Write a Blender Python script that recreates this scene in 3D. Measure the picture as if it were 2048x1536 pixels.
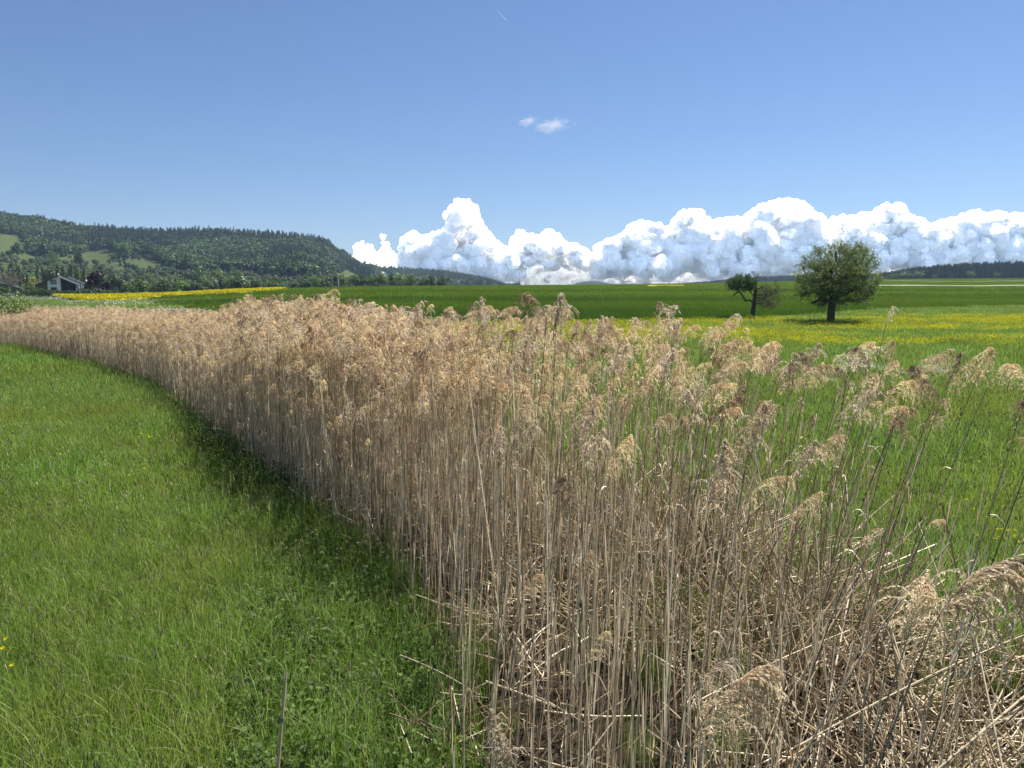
import bpy, math, random
import numpy as np
from mathutils import Vector, Matrix, Euler, Quaternion

for _o in list(bpy.data.objects):
    bpy.data.objects.remove(_o)
SC = bpy.context.scene
COL = SC.collection
rng = np.random.default_rng(7)
R = math.radians

# ------------------------------------------------------------------ camera
FPX = 1500.0
PITCH = math.atan((768 - 580) / FPX)
EYE = 3.0
cam_d = bpy.data.cameras.new('camera')
cam = bpy.data.objects.new('camera', cam_d)
COL.objects.link(cam)
cam.location = (0, 0, EYE)
cam.rotation_euler = (math.pi / 2 - PITCH, 0, 0)
cam_d.sensor_width = 36.0
cam_d.lens = FPX / 2048 * 36.0
cam_d.clip_start = 0.05
cam_d.clip_end = 40000
SC.camera = cam

# ------------------------------------------------------------------ light
SUN_EL, SUN_AZ = 57.0, 40.0        # azimuth measured from +Y towards +X
w = bpy.data.worlds.new('World')
SC.world = w
w.use_nodes = True
nt = w.node_tree
nt.nodes.clear()
wo = nt.nodes.new('ShaderNodeOutputWorld')
bg = nt.nodes.new('ShaderNodeBackground')
sky = nt.nodes.new('ShaderNodeTexSky')
sky.sky_type = 'NISHITA'
sky.sun_disc = False
sky.sun_elevation = R(SUN_EL)
sky.sun_rotation = R(SUN_AZ)
sky.altitude = 200
sky.air_density = 1.0
sky.dust_density = 0.1
sky.ozone_density = 5.0
bg.inputs['Strength'].default_value = 0.050
wbal = nt.nodes.new('ShaderNodeVectorMath')          # camera white balance of the sky
wbal.operation = 'MULTIPLY'
wbal.inputs[1].default_value = (0.90, 0.935, 1.07)
nt.links.new(sky.outputs[0], wbal.inputs[0])
nt.links.new(wbal.outputs[0], bg.inputs[0])
nt.links.new(bg.outputs[0], wo.inputs[0])

sun_d = bpy.data.lights.new('sun', 'SUN')
sun_d.energy = 4.9
sun_d.angle = R(0.53)
sun_d.color = (1.0, 0.955, 0.88)
sun = bpy.data.objects.new('sun', sun_d)
COL.objects.link(sun)
sdir = Vector((math.sin(R(SUN_AZ)) * math.cos(R(SUN_EL)), math.cos(R(SUN_AZ)) * math.cos(R(SUN_EL)), math.sin(R(SUN_EL))))
sun.rotation_euler = (-sdir).to_track_quat('-Z', 'Y').to_euler()
sun.location = (30, 40, 80)

SC.view_settings.view_transform = 'Standard'
SC.view_settings.look = 'None'
SC.view_settings.exposure = 0.98
SC.view_settings.gamma = 1.0
SC.view_settings.use_curve_mapping = False
cy = SC.cycles
cy.max_bounces = 7
cy.diffuse_bounces = 3
cy.glossy_bounces = 2
cy.transmission_bounces = 4
cy.volume_bounces = 0
cy.transparent_max_bounces = 12
cy.caustics_reflective = False
cy.caustics_refractive = False
cy.use_denoising = True
cy.use_adaptive_sampling = True
cy.adaptive_threshold = 0.015
cy.sample_clamp_indirect = 6.0


# ------------------------------------------------------------------ helpers
def vnoise(p, seed=0):
    """smooth 3-d value noise in -1..1 for p[N,3]"""
    p = np.asarray(p, float)
    i = np.floor(p).astype(np.int64)
    f = p - i
    f = f * f * (3 - 2 * f)

    def h(a, b, c):
        n = (a * 374761393 + b * 668265263 + c * 2147483647 + seed * 974634777) & 0xffffffff
        n = ((n ^ (n >> 13)) * 1274126177) & 0xffffffff
        n = (n ^ (n >> 16)) & 0xffffffff
        return n / 2147483647.5 - 1
    x, y, z = i[..., 0], i[..., 1], i[..., 2]
    r = 0
    for dx in (0, 1):
        for dy in (0, 1):
            for dz in (0, 1):
                wgt = (f[..., 0] if dx else 1 - f[..., 0]) * (f[..., 1] if dy else 1 - f[..., 1]) * (f[..., 2] if dz else 1 - f[..., 2])
                r = r + wgt * h(x + dx, y + dy, z + dz)
    return r


def fbm(p, octv=4, seed=0):
    p = np.asarray(p, float)
    r, a, s = 0, 1.0, 0
    for k in range(octv):
        r = r + a * vnoise(p * 2 ** k + 17.3 * k, seed + k)
        s += a
        a *= 0.5
    return r / s


def n2(x, y, sc, seed=0, octv=3):
    return fbm(np.stack([np.asarray(x) / sc, np.asarray(y) / sc, np.zeros_like(np.asarray(x, float)) + seed * 3.7], -1), octv, seed)


def sstep(a, b, x):
    t = np.clip((np.asarray(x, float) - a) / (b - a), 0, 1)
    return t * t * (3 - 2 * t)


def proj(P):
    P = np.asarray(P, float)
    X, Y, Z = P[..., 0], P[..., 1], P[..., 2] - EYE
    c, s = math.cos(PITCH), math.sin(PITCH)
    d = Y * c - Z * s
    up = Y * s + Z * c
    return 1024 + FPX * X / d, 768 - FPX * up / d, d


def ray(px, py):
    c, s = math.cos(PITCH), math.sin(PITCH)
    a = (np.asarray(px, float) - 1024) / FPX
    b = (768 - np.asarray(py, float)) / FPX
    return a, c + s * b, -s + c * b


def at(px, py, Y):
    a, b, c = ray(px, py)
    k = Y / b
    return np.array([a * k, Y, EYE + c * k])


# terrain: height table over (column direction u, forward distance Y)
F2 = FPX / math.cos(PITCH)
TU = np.array([-500, 0, 300, 560, 800, 1024, 1400, 1700, 2048, 2600], float)
TY = np.array([0, 60, 100, 150, 200, 260, 350, 500, 700, 1000, 1500, 3200], float)
TZ = np.array([
    [0, 0, .1, .3, .6, .9, .9, 0.5, 0, 0, 0, 0],
    [0, 0, .1, .3, .6, .9, .9, 0.5, 0, 0, 0, 0],
    [0, 0, .1, .2, .5, 1.2, 1.3, 1, 0, 0, 0, 0],
    [0, 0, .5, 1.3, 2.3, 3.5, 3.3, 2, 0, 0, 0, 0],
    [0, 0, .8, 1.8, 2.9, 4.0, 4.4, 3, 0, 0, 0, 0],
    [0, 0, .8, 1.8, 2.9, 4.0, 4.9, 3.5, 0, -2, -2, -2],
    [0, 0, .8, 1.8, 2.9, 4.2, 5.7, 6.4, 5, 6, 12, 5],
    [0, 0, .8, 1.8, 3.0, 4.6, 6.9, 9.6, 12.4, 10, 13, 5],
    [0, 0, .8, 1.8, 3.1, 4.8, 7.1, 10, 13.3, 14, 13, 5],
    [0, 0, .8, 1.8, 3.1, 4.8, 7.1, 10, 13.3, 14, 13, 5]])
_gu = np.linspace(-500, 2600, 125)
_gl = np.linspace(0, math.log(3201 / 20 + 1), 160)
_gy = (np.exp(_gl) - 1) * 20
_T = np.array([np.interp(_gy, TY, TZ[i]) for i in range(len(TU))])
_T = np.array([np.interp(_gu, TU, _T[:, j]) for j in range(len(_gy))]).T
for _ in range(5):
    _p = np.pad(_T, ((2, 2), (2, 2)), 'edge')
    _T = sum(_p[i:i + _T.shape[0], 2:-2] for i in range(5)) / 5
    _p = np.pad(_T, ((2, 2), (2, 2)), 'edge')
    _T = sum(_p[2:-2, i:i + _T.shape[1]] for i in range(5)) / 5

# wooded hill on the left: sky line of the tree tops in picture columns
HU = np.array([-500, -100, 0, 40, 100, 170, 250, 330, 430, 500, 560, 620, 655, 680, 720, 760, 820, 880, 930, 970, 1000, 1025, 1080], float)
HYP = np.array([400, 412, 420, 430, 437, 450, 458, 461, 459, 463, 467, 472, 478, 500, 520, 532, 537, 541, 547, 555, 565, 572, 585], float)


def hill_z(u, Y):
    top = np.interp(u, HU, HYP)
    Yc = np.interp(u, [600, 740, 800], [1150, 1350, 1700])
    Yb = np.interp(u, [0, 600, 740, 800], [430, 540, 700, 1000])
    zc = EYE + (580 - top) * Yc / 1523.0 - 15.0
    t = np.clip((Y - Yb) / (Yc - Yb), 0, 1)
    pr = t ** 1.35 * (1 - 0.12 * np.sin(math.pi * t))
    sp = 7.0 * np.sin(u / 47.0 + t * 2.5) * t * (1 - t) * 2 + 5 * np.sin(u / 19.0 + 1.3) * t * (1 - t)
    z = np.maximum(zc + 3, 0) * pr + sp * sstep(1080, 900, u)
    z = z - np.clip(Y - Yc, 0, 500) * 0.12 * (zc > 0)
    return np.where(Y > Yb, np.maximum(z, 0), 0)


def terrain(X, Y):
    X = np.asarray(X, float)
    Y = np.asarray(Y, float)
    u = 1024 + F2 * X / np.maximum(Y, 60)
    a = np.clip((u + 500) / 3100 * 124, 0, 123.999)
    b = np.clip(np.log(np.maximum(Y, 0) / 20 + 1) / _gl[-1] * 159, 0, 158.999)
    i, j = a.astype(int), b.astype(int)
    fa, fb = a - i, b - j
    z = _T[i, j] * (1 - fa) * (1 - fb) + _T[i + 1, j] * fa * (1 - fb) + _T[i, j + 1] * (1 - fa) * fb + _T[i + 1, j + 1] * fa * fb
    z = z + hill_z(u, Y)
    z = z + 0.06 * vnoise(np.stack([X / 6, Y / 6, 0 * X], -1), 5) * sstep(12, 30, Y)
    z = z + 22 * np.exp(-((X - 300) / 75) ** 2 - ((Y - 2850) / 160) ** 2)
    return z


def ground(px, py, y0=3.0, y1=2500.0):
    """where the view ray of a picture point meets the ground"""
    a, b, c = ray(px, py)
    Y = np.exp(np.linspace(math.log(y0), math.log(y1), 1500))
    k = Y / b
    X, Z = a * k, EYE + c * k
    d = Z - terrain(X, Y)
    n = np.argmax(d < 0) if (d < 0).any() else len(Y) - 1
    return np.array([X[n], Y[n], terrain(X[n], Y[n])])


def mesh_np(name, V, Fc, mats=(), tint=None, midx=None, smooth=False):
    """mesh from arrays; Fc is an int array [n,k] or a list of such arrays"""
    me = bpy.data.meshes.new(name)
    V = np.asarray(V, np.float32)
    FL = Fc if isinstance(Fc, list) else [Fc]
    FL = [np.asarray(f, np.int32) for f in FL if len(f)]
    loops = np.concatenate([f.ravel() for f in FL])
    tot = np.concatenate([np.full(len(f), f.shape[1], np.int32) for f in FL])
    st = np.concatenate([[0], np.cumsum(tot)[:-1]]).astype(np.int32)
    me.vertices.add(len(V))
    me.vertices.foreach_set('co', V.ravel())
    me.loops.add(len(loops))
    me.loops.foreach_set('vertex_index', loops)
    me.polygons.add(len(tot))
    me.polygons.foreach_set('loop_start', st)
    me.polygons.foreach_set('loop_total', tot)
    if midx is not None:
        me.polygons.foreach_set('material_index', np.asarray(midx, np.int32))
    if smooth:
        me.polygons.foreach_set('use_smooth', np.ones(len(tot), bool))
    for m in mats:
        me.materials.append(m)
    if tint is not None:
        at_ = me.attributes.new('tint', 'FLOAT', 'POINT')
        at_.data.foreach_set('value', np.asarray(tint, np.float32))
    me.update(calc_edges=True)
    return me


class Geo:
    """collects ribbons, tubes, quads, triangles; each vertex has a tint"""
    def __init__(s):
        s.V, s.F3, s.F4, s.T, s.n = [], [], [], [], 0
        s.M3, s.M4 = [], []

    def add(s, V, F, tint=0.5, mat=0):
        V = np.asarray(V, float).reshape(-1, 3)
        F = np.asarray(F, int)
        t = np.broadcast_to(np.asarray(tint, float), (len(V),)) if np.ndim(tint) < 1 or len(np.atleast_1d(tint)) != len(V) else np.asarray(tint, float)
        s.V.append(V)
        s.T.append(t)
        if F.shape[1] == 3:
            s.F3.append(F + s.n)
            s.M3.append(np.full(len(F), mat))
        else:
            s.F4.append(F + s.n)
            s.M4.append(np.full(len(F), mat))
        s.n += len(V)

    def ribbons(s, P, W, side, tint, mat=0):
        N, K, _ = P.shape
        W = np.broadcast_to(W, (N, K))
        off = side[:, None, :] * W[..., None] * 0.5
        V = np.stack([P - off, P + off], 2).reshape(N, K * 2, 3)
        k = np.arange(K - 1)
        q = np.stack([2 * k, 2 * k + 1, 2 * k + 3, 2 * k + 2], 1)
        Fq = (q[None] + (np.arange(N) * K * 2)[:, None, None]).reshape(-1, 4)
        s.add(V.reshape(-1, 3), Fq, np.repeat(tint, K * 2), mat)

    def tubes(s, P, Rd, tint, sides=3, mat=0):
        N, K, _ = P.shape
        Rd = np.broadcast_to(Rd, (N, K))
        T = P[:, -1] - P[:, 0]
        T = T / (np.linalg.norm(T, axis=1, keepdims=True) + 1e-9)
        ref = np.where(np.abs(T[:, 2:3]) < 0.8, np.array([[0, 0, 1.]]), np.array([[1., 0, 0]]))
        A = np.cross(T, ref)
        A /= np.linalg.norm(A, axis=1, keepdims=True)
        B = np.cross(T, A)
        an = np.arange(sides) * 2 * math.pi / sides
        C = A[:, None] * np.cos(an)[None, :, None] + B[:, None] * np.sin(an)[None, :, None]
        V = P[:, :, None] + C[:, None] * Rd[..., None, None]
        V = V.reshape(-1, 3)
        Fq = []
        for k in range(K - 1):
            for j in range(sides):
                j2 = (j + 1) % sides
                Fq.append([k * sides + j, k * sides + j2, (k + 1) * sides + j2, (k + 1) * sides + j])
        Fq = (np.array(Fq)[None] + (np.arange(N) * K * sides)[:, None, None]).reshape(-1, 4)
        s.add(V, Fq, np.repeat(tint, K * sides), mat)

    def box(s, x0, x1, y0, y1, z0, z1, tint=0.5, mat=0):
        V = [(x, y, z) for z in (z0, z1) for y in (y0, y1) for x in (x0, x1)]
        F = [(0, 2, 3, 1), (4, 5, 7, 6), (0, 1, 5, 4), (2, 6, 7, 3), (0, 4, 6, 2), (1, 3, 7, 5)]
        s.add(V, F, tint, mat)

    def prism(s, pts, y0, y1, tint=0.5, mat=0):
        """outline in x,z pushed from y0 to y1, capped with a triangle fan"""
        n = len(pts)
        V = [(x, y0, z) for x, z in pts] + [(x, y1, z) for x, z in pts]
        s.add(V, [(i, (i + 1) % n, n + (i + 1) % n, n + i) for i in range(n)], tint, mat)
        s.add(V, [(0, i + 1, i) for i in range(1, n - 1)] + [(n, n + i, n + i + 1) for i in range(1, n - 1)], tint, mat)

    def mesh(s, name, mats=(), smooth=False):
        F, M = [], []
        if s.F3:
            F.append(np.concatenate(s.F3)); M.append(np.concatenate(s.M3))
        if s.F4:
            F.append(np.concatenate(s.F4)); M.append(np.concatenate(s.M4))
        return mesh_np(name, np.concatenate(s.V), F, mats, np.concatenate(s.T), np.concatenate(M), smooth)

    def obj(s, name, mats=(), parent=None, smooth=False, **kw):
        return link(name, s.mesh(name, mats, smooth), parent, **kw)


def link(name, me, parent=None, **kw):
    o = bpy.data.objects.new(name, me)
    COL.objects.link(o)
    if parent is not None:
        o.parent = parent
    for k, v in kw.items():
        if v is not None:
            o[k] = v
    return o


def empty(name, loc, rz=0, **kw):
    o = link(name, None, **kw)
    o.location = tuple(float(v) for v in loc)
    o.rotation_euler = (0, 0, rz)
    o.empty_display_size = 0.2
    return o


def unlinked(name, me):
    return bpy.data.objects.new(name, me)


# ------------------------------------------------------------------ materials
def mat_new(name):
    m = bpy.data.materials.new(name)
    m.use_nodes = True
    t = m.node_tree
    t.nodes.clear()
    out = t.nodes.new('ShaderNodeOutputMaterial')
    return m, t, out


def leaf_mat(name, cols, transl=0.4, tone=None, rnd=0.25, rough=0.45, gloss=0.06, huejit=0.02, patch=None):
    """cols: colour ramp over the tint attribute; tone: colour mixed in by the instancer attribute 'tone'"""
    m, t, out = mat_new(name)
    N, L = t.nodes.new, t.links.new
    a = N('ShaderNodeAttribute'); a.attribute_name = 'tint'
    cr = N('ShaderNodeValToRGB')
    el = cr.color_ramp.elements
    while len(el) < len(cols):
        el.new(0.5)
    for i, c in enumerate(cols):
        el[i].position = i / (len(cols) - 1)
        el[i].color = (*c, 1)
    L(a.outputs['Fac'], cr.inputs[0])
    col = cr.outputs[0]
    if tone is not None:
        b = N('ShaderNodeAttribute'); b.attribute_type = 'INSTANCER'; b.attribute_name = 'tone'
        mx = N('ShaderNodeMix'); mx.data_type = 'RGBA'
        L(b.outputs['Fac'], mx.inputs[0]); L(col, mx.inputs[6]); mx.inputs[7].default_value = (*tone, 1)
        col = mx.outputs[2]
    oi = N('ShaderNodeObjectInfo')
    hs = N('ShaderNodeHueSaturation')
    mr = N('ShaderNodeMapRange'); mr.inputs[3].default_value = 1 - rnd; mr.inputs[4].default_value = 1 + rnd
    L(oi.outputs['Random'], mr.inputs[0]); L(mr.outputs[0], hs.inputs['Value'])
    mr2 = N('ShaderNodeMapRange'); mr2.inputs[3].default_value = 0.5 - huejit; mr2.inputs[4].default_value = 0.5 + huejit
    ml = N('ShaderNodeMath'); ml.operation = 'MULTIPLY'; ml.inputs[1].default_value = 7.13
    fr = N('ShaderNodeMath'); fr.operation = 'FRACT'
    L(oi.outputs['Random'], ml.inputs[0]); L(ml.outputs[0], fr.inputs[0]); L(fr.outputs[0], mr2.inputs[0]); L(mr2.outputs[0], hs.inputs['Hue'])
    L(col, hs.inputs['Color'])
    col = hs.outputs[0]
    d = N('ShaderNodeBsdfDiffuse'); L(col, d.inputs[0])
    tr = N('ShaderNodeBsdfTranslucent'); L(col, tr.inputs[0])
    ms = N('ShaderNodeMixShader'); ms.inputs[0].default_value = transl
    L(d.outputs[0], ms.inputs[1]); L(tr.outputs[0], ms.inputs[2])
    g = N('ShaderNodeBsdfGlossy'); g.inputs['Roughness'].default_value = rough
    m2 = N('ShaderNodeMixShader'); m2.inputs[0].default_value = gloss
    L(ms.outputs[0], m2.inputs[1]); L(g.outputs[0], m2.inputs[2])
    L(m2.outputs[0], out.inputs[0])
    return m


def ground_mat(name, cols, scales=(3.0, 0.35), bump=0.4, stretch=(1, 1, 1), speck=None, rough=0.9, detail=6):
    """cols three colours: mixed by a coarse and a fine noise; speck=(colour, scale, threshold)"""
    m, t, out = mat_new(name)
    N, L = t.nodes.new, t.links.new
    g = N('ShaderNodeNewGeometry')
    mp = N('ShaderNodeMapping'); mp.inputs['Scale'].default_value = stretch
    L(g.outputs['Position'], mp.inputs[0])
    n1 = N('ShaderNodeTexNoise'); n1.inputs['Scale'].default_value = 1 / scales[0]; n1.inputs['Detail'].default_value = detail
    n2_ = N('ShaderNodeTexNoise'); n2_.inputs['Scale'].default_value = 1 / scales[1]; n2_.inputs['Detail'].default_value = 5
    L(mp.outputs[0], n1.inputs[0]); L(g.outputs['Position'], n2_.inputs[0])
    r1 = N('ShaderNodeMapRange'); r1.inputs[1].default_value = 0.35; r1.inputs[2].default_value = 0.65
    L(n1.outputs[0], r1.inputs[0])
    r2 = N('ShaderNodeMapRange'); r2.inputs[1].default_value = 0.3; r2.inputs[2].default_value = 0.75
    L(n2_.outputs[0], r2.inputs[0])
    a = N('ShaderNodeMix'); a.data_type = 'RGBA'
    L(r1.outputs[0], a.inputs[0]); a.inputs[6].default_value = (*cols[0], 1); a.inputs[7].default_value = (*cols[1], 1)
    b = N('ShaderNodeMix'); b.data_type = 'RGBA'
    ml = N('ShaderNodeMath'); ml.operation = 'MULTIPLY'; ml.inputs[1].default_value = 0.6
    L(r2.outputs[0], ml.inputs[0])
    L(ml.outputs[0], b.inputs[0]); L(a.outputs[2], b.inputs[6]); b.inputs[7].default_value = (*cols[2], 1)
    col = b.outputs[2]
    if speck:
        n3 = N('ShaderNodeTexNoise'); n3.inputs['Scale'].default_value = 1 / speck[1]; n3.inputs['Detail'].default_value = 3
        L(mp.outputs[0], n3.inputs[0])
        r3 = N('ShaderNodeMapRange'); r3.inputs[1].default_value = speck[2]; r3.inputs[2].default_value = speck[2] + 0.12
        L(n3.outputs[0], r3.inputs[0])
        c = N('ShaderNodeMix'); c.data_type = 'RGBA'
        L(r3.outputs[0], c.inputs[0]); L(col, c.inputs[6]); c.inputs[7].default_value = (*speck[0], 1)
        col = c.outputs[2]
    p = N('ShaderNodeBsdfPrincipled')
    p.inputs['Roughness'].default_value = rough
    p.inputs['Specular IOR Level'].default_value = 0.1
    L(col, p.inputs['Base Color'])
    bp = N('ShaderNodeBump'); bp.inputs['Strength'].default_value = bump; bp.inputs['Distance'].default_value = scales[1] * 0.6
    L(n2_.outputs[0], bp.inputs['Height']); L(bp.outputs[0], p.inputs['Normal'])
    L(p.outputs[0], out.inputs[0])
    return m


def plain_mat(name, col, rough=0.7, noise=0.12, scale=3.0, bump=0.0, metal=0.0):
    m, t, out = mat_new(name)
    N, L = t.nodes.new, t.links.new
    p = N('ShaderNodeBsdfPrincipled')
    p.inputs['Roughness'].default_value = rough
    p.inputs['Metallic'].default_value = metal
    n = N('ShaderNodeTexNoise'); n.inputs['Scale'].default_value = scale; n.inputs['Detail'].default_value = 6
    tc = N('ShaderNodeTexCoord'); L(tc.outputs['Object'], n.inputs[0])
    mx = N('ShaderNodeMix'); mx.data_type = 'RGBA'
    L(n.outputs[0], mx.inputs[0])
    mx.inputs[6].default_value = (*[c * (1 - noise) for c in col], 1)
    mx.inputs[7].default_value = (*[min(1, c * (1 + noise)) for c in col], 1)
    L(mx.outputs[2], p.inputs['Base Color'])
    if bump:
        b = N('ShaderNodeBump'); b.inputs['Strength'].default_value = bump; b.inputs['Distance'].default_value = 0.02
        L(n.outputs[0], b.inputs['Height']); L(b.outputs[0], p.inputs['Normal'])
    L(p.outputs[0], out.inputs[0])
    return m


GRASS = leaf_mat('grass_blades', [(.048, .105, .012), (.125, .24, .026), (.23, .38, .055), (.46, .56, .22)], 0.50, tone=(.21, .27, .040), rnd=0.18, gloss=0.012)
DRYG = leaf_mat('dry_grass', [(.30, .25, .12), (.42, .38, .22)], 0.3)
SEEDH = leaf_mat('grass_seed_heads', [(.14, .12, .07), (.42, .38, .22)], 0.25)
WHEAT = leaf_mat('wheat_blades', [(.115, .18, .014), (.16, .24, .02), (.22, .30, .03)], 0.46, tone=(.055, .125, .015), rnd=0.10, gloss=0.01, huejit=0.008)
YELLOW = leaf_mat('yellow_petals', [(.50, .43, .004), (.64, .58, .012)], 0.25, gloss=0.0, rnd=0.1, huejit=0.0)
RAPE_M = leaf_mat('rape_blossom', [(.46, .41, .012), (.60, .55, .025)], 0.3, gloss=0.0, rnd=0.1, huejit=0.0)
WHITEF = leaf_mat('white_petals', [(.65, .68, .62), (.8, .8, .78)], 0.3, rnd=0.1, huejit=0.0)
HERB = leaf_mat('herb_leaves', [(.055, .10, .014), (.085, .15, .022), (.13, .20, .045)], 0.38, rnd=0.2, gloss=0.02, rough=0.6)
STEM = leaf_mat('reed_stems', [(.20, .145, .085), (.48, .375, .235), (.72, .59, .40), (.90, .81, .63)], 0.22, rnd=0.30, gloss=0.02, huejit=0.008, tone=None)
STEMG = leaf_mat('weathered_reed_stems', [(.19, .165, .105), (.30, .26, .17)], 0.0, rnd=0.25, gloss=0.02, huejit=0.01)
RLEAF = leaf_mat('dry_reed_leaves', [(.42, .27, .13), (.60, .46, .29), (.82, .73, .55)], 0.35, rnd=0.2, huejit=0.01)
PAN = leaf_mat('reed_plume', [(.42, .30, .16), (.77, .61, .37), (.94, .84, .60)], 0.50, rnd=0.22, gloss=0.015, huejit=0.01)
PANN = leaf_mat('near_reed_plume', [(.42, .31, .19), (.76, .62, .42), (.94, .86, .68)], 0.50, rnd=0.1, gloss=0.01, huejit=0.004)
PANB = leaf_mat('brown_reed_plume', [(.19, .125, .08), (.42, .29, .19), (.64, .49, .34)], 0.38, rnd=0.2, gloss=0.03, huejit=0.008)
PANW = leaf_mat('pale_reed_plume', [(.44, .32, .21), (.78, .64, .47), (.93, .85, .70)], 0.50, rnd=0.15, gloss=0.02, huejit=0.008)
BARK = plain_mat('bark', (.075, .062, .050), 0.9, 0.35, 6.0, 0.6)
FBARK = plain_mat('far_bark', (.09, .08, .07), 0.9, 0.2, 1.0)


# ------------------------------------------------------------------ instancing of uncountable stuff
def scatter(name, pts, rot, scl, sources, tone=None, **kw):
    n = len(pts)
    me = bpy.data.meshes.new(name)
    me.vertices.add(n)
    me.vertices.foreach_set('co', np.asarray(pts, np.float32).ravel())
    for an, val in (('irot', rot), ('iscl', scl)):
        a = me.attributes.new(an, 'FLOAT_VECTOR', 'POINT')
        a.data.foreach_set('vector', np.asarray(val, np.float32).ravel())
    a = me.attributes.new('tone', 'FLOAT', 'POINT')
    a.data.foreach_set('value', np.asarray(tone if tone is not None else np.zeros(n), np.float32))
    a = me.attributes.new('pick', 'INT', 'POINT')
    a.data.foreach_set('value', rng.integers(0, len(sources), n).astype(np.int32))
    o = link(name, me, **kw)
    g = bpy.data.node_groups.new(name + '_nodes', 'GeometryNodeTree')
    g.interface.new_socket('Geometry', in_out='INPUT', socket_type='NodeSocketGeometry')
    g.interface.new_socket('Geometry', in_out='OUTPUT', socket_type='NodeSocketGeometry')
    N, L = g.nodes.new, g.links.new
    gi, go = N('NodeGroupInput'), N('NodeGroupOutput')
    iop = N('GeometryNodeInstanceOnPoints')
    jn = N('GeometryNodeJoinGeometry')
    for s in sources:
        oi = N('GeometryNodeObjectInfo')
        oi.inputs['Object'].default_value = s
        oi.inputs['As Instance'].default_value = True
        L(oi.outputs['Geometry'], jn.inputs[0])
    L(gi.outputs[0], iop.inputs['Points'])
    L(jn.outputs[0], iop.inputs['Instance'])
    iop.inputs['Pick Instance'].default_value = True
    for an, dt, sk in (('pick', 'INT', 'Instance Index'), ('irot', 'FLOAT_VECTOR', 'Rotation'), ('iscl', 'FLOAT_VECTOR', 'Scale')):
        na = N('GeometryNodeInputNamedAttribute')
        na.data_type = dt
        na.inputs['Name'].default_value = an
        L([x for x in na.outputs if x.enabled and x.name == 'Attribute'][0], iop.inputs[sk])
    L(iop.outputs[0], go.inputs[0])
    md = o.modifiers.new('scatter', 'NODES')
    md.node_group = g
    o['kind'] = 'stuff'
    return o


def rz_rot(n, tilt=0.0):
    return np.stack([rng.normal(0, tilt, n), rng.normal(0, tilt, n), rng.uniform(0, 2 * math.pi, n)], 1)


def uscale(n, lo, hi, zl=1, zh=1):
    s = rng.uniform(lo, hi, n)
    return np.stack([s, s, s * rng.uniform(zl, zh, n)], 1)


# ================================================================== SETTING
# ---- ground sheet, large enough to reach the horizon
gY = np.concatenate([np.linspace(-30, 60, 60), np.exp(np.linspace(math.log(62), math.log(3100), 230))])
gU = np.linspace(-460, 2560, 260)
UU, YY = np.meshgrid(gU, gY)
XX = (UU - 1024) / F2 * np.maximum(YY, 60) * np.where(YY < 60, 1.0, 1.0)
ZZ = terrain(XX, YY)
nU, nY = len(gU), len(gY)
ii = (np.arange(nY - 1)[:, None] * nU + np.arange(nU - 1)[None]).ravel()
GQ = np.stack([ii, ii + 1, ii + nU + 1, ii + nU], 1)
M_GROUND = ground_mat('meadow_ground', [(.042, .064, .014), (.056, .080, .020), (.075, .098, .030)], (5, 0.25), 0.5)
link('ground', mesh_np('ground', np.stack([XX, YY, ZZ], -1).reshape(-1, 3), GQ, [M_GROUND], smooth=True), kind='structure')


def sheet(name, ulist, lo, hi, rows, mat, lift, ulo_is_px=True, skirt=0.0, bumpy=0.0, **kw):
    """a field sheet: for picture columns ulist, from distance lo(u) to hi(u)"""
    V, F = [], []
    nu = len(ulist)
    for i, u in enumerate(ulist):
        Ys = np.exp(np.linspace(math.log(lo[i]), math.log(max(hi[i], lo[i] + 0.3)), rows))
        Xs = (u - 1024) / F2 * Ys
        Zs = terrain(Xs, Ys) + lift
        if bumpy:
            Zs = Zs + bumpy * vnoise(np.stack([Xs / 0.8, Ys / 0.8, 0 * Xs], -1), 9)
        V.append(np.stack([Xs, Ys, Zs], 1))
    V = np.array(V)
    if skirt:
        fr = V[:, :1].copy(); fr[..., 2] -= skirt
        V = np.concatenate([fr, V], 1)
        rows += 1
    ii = (np.arange(nu - 1)[:, None] * rows + np.arange(rows - 1)[None]).ravel()
    Q = np.stack([ii, ii + rows, ii + rows + 1, ii + 1], 1)
    return link(name, mesh_np(name, V.reshape(-1, 3), Q, [mat], smooth=not skirt), kind='structure', **kw)


def gY_of(pxs, pys):
    return np.array([ground(a, b)[1] for a, b in zip(pxs, pys)])


# wheat field
uw = np.linspace(300, 2560, 120)
_wy = np.interp(uw, [300, 400, 470, 560, 1024, 1480, 1600, 1750, 2048, 2560], [597, 620, 640, 646, 649, 640, 630, 618, 612, 606])
W_LO = np.array([ground(a, b)[1] for a, b in zip(uw, _wy)])
W_HI = np.interp(uw, [300, 560, 800, 1024, 1400, 1700, 2560], [205, 255, 330, 420, 560, 700, 720])
M_WHEAT = ground_mat('wheat_field', [(.060, .105, .010), (.075, .125, .012), (.09, .145, .016)], (9, 0.5), 0.6, (0.25, 1, 1))
sheet('wheat_field', uw, W_LO, W_HI, 60, M_WHEAT, 0.05)

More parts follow.
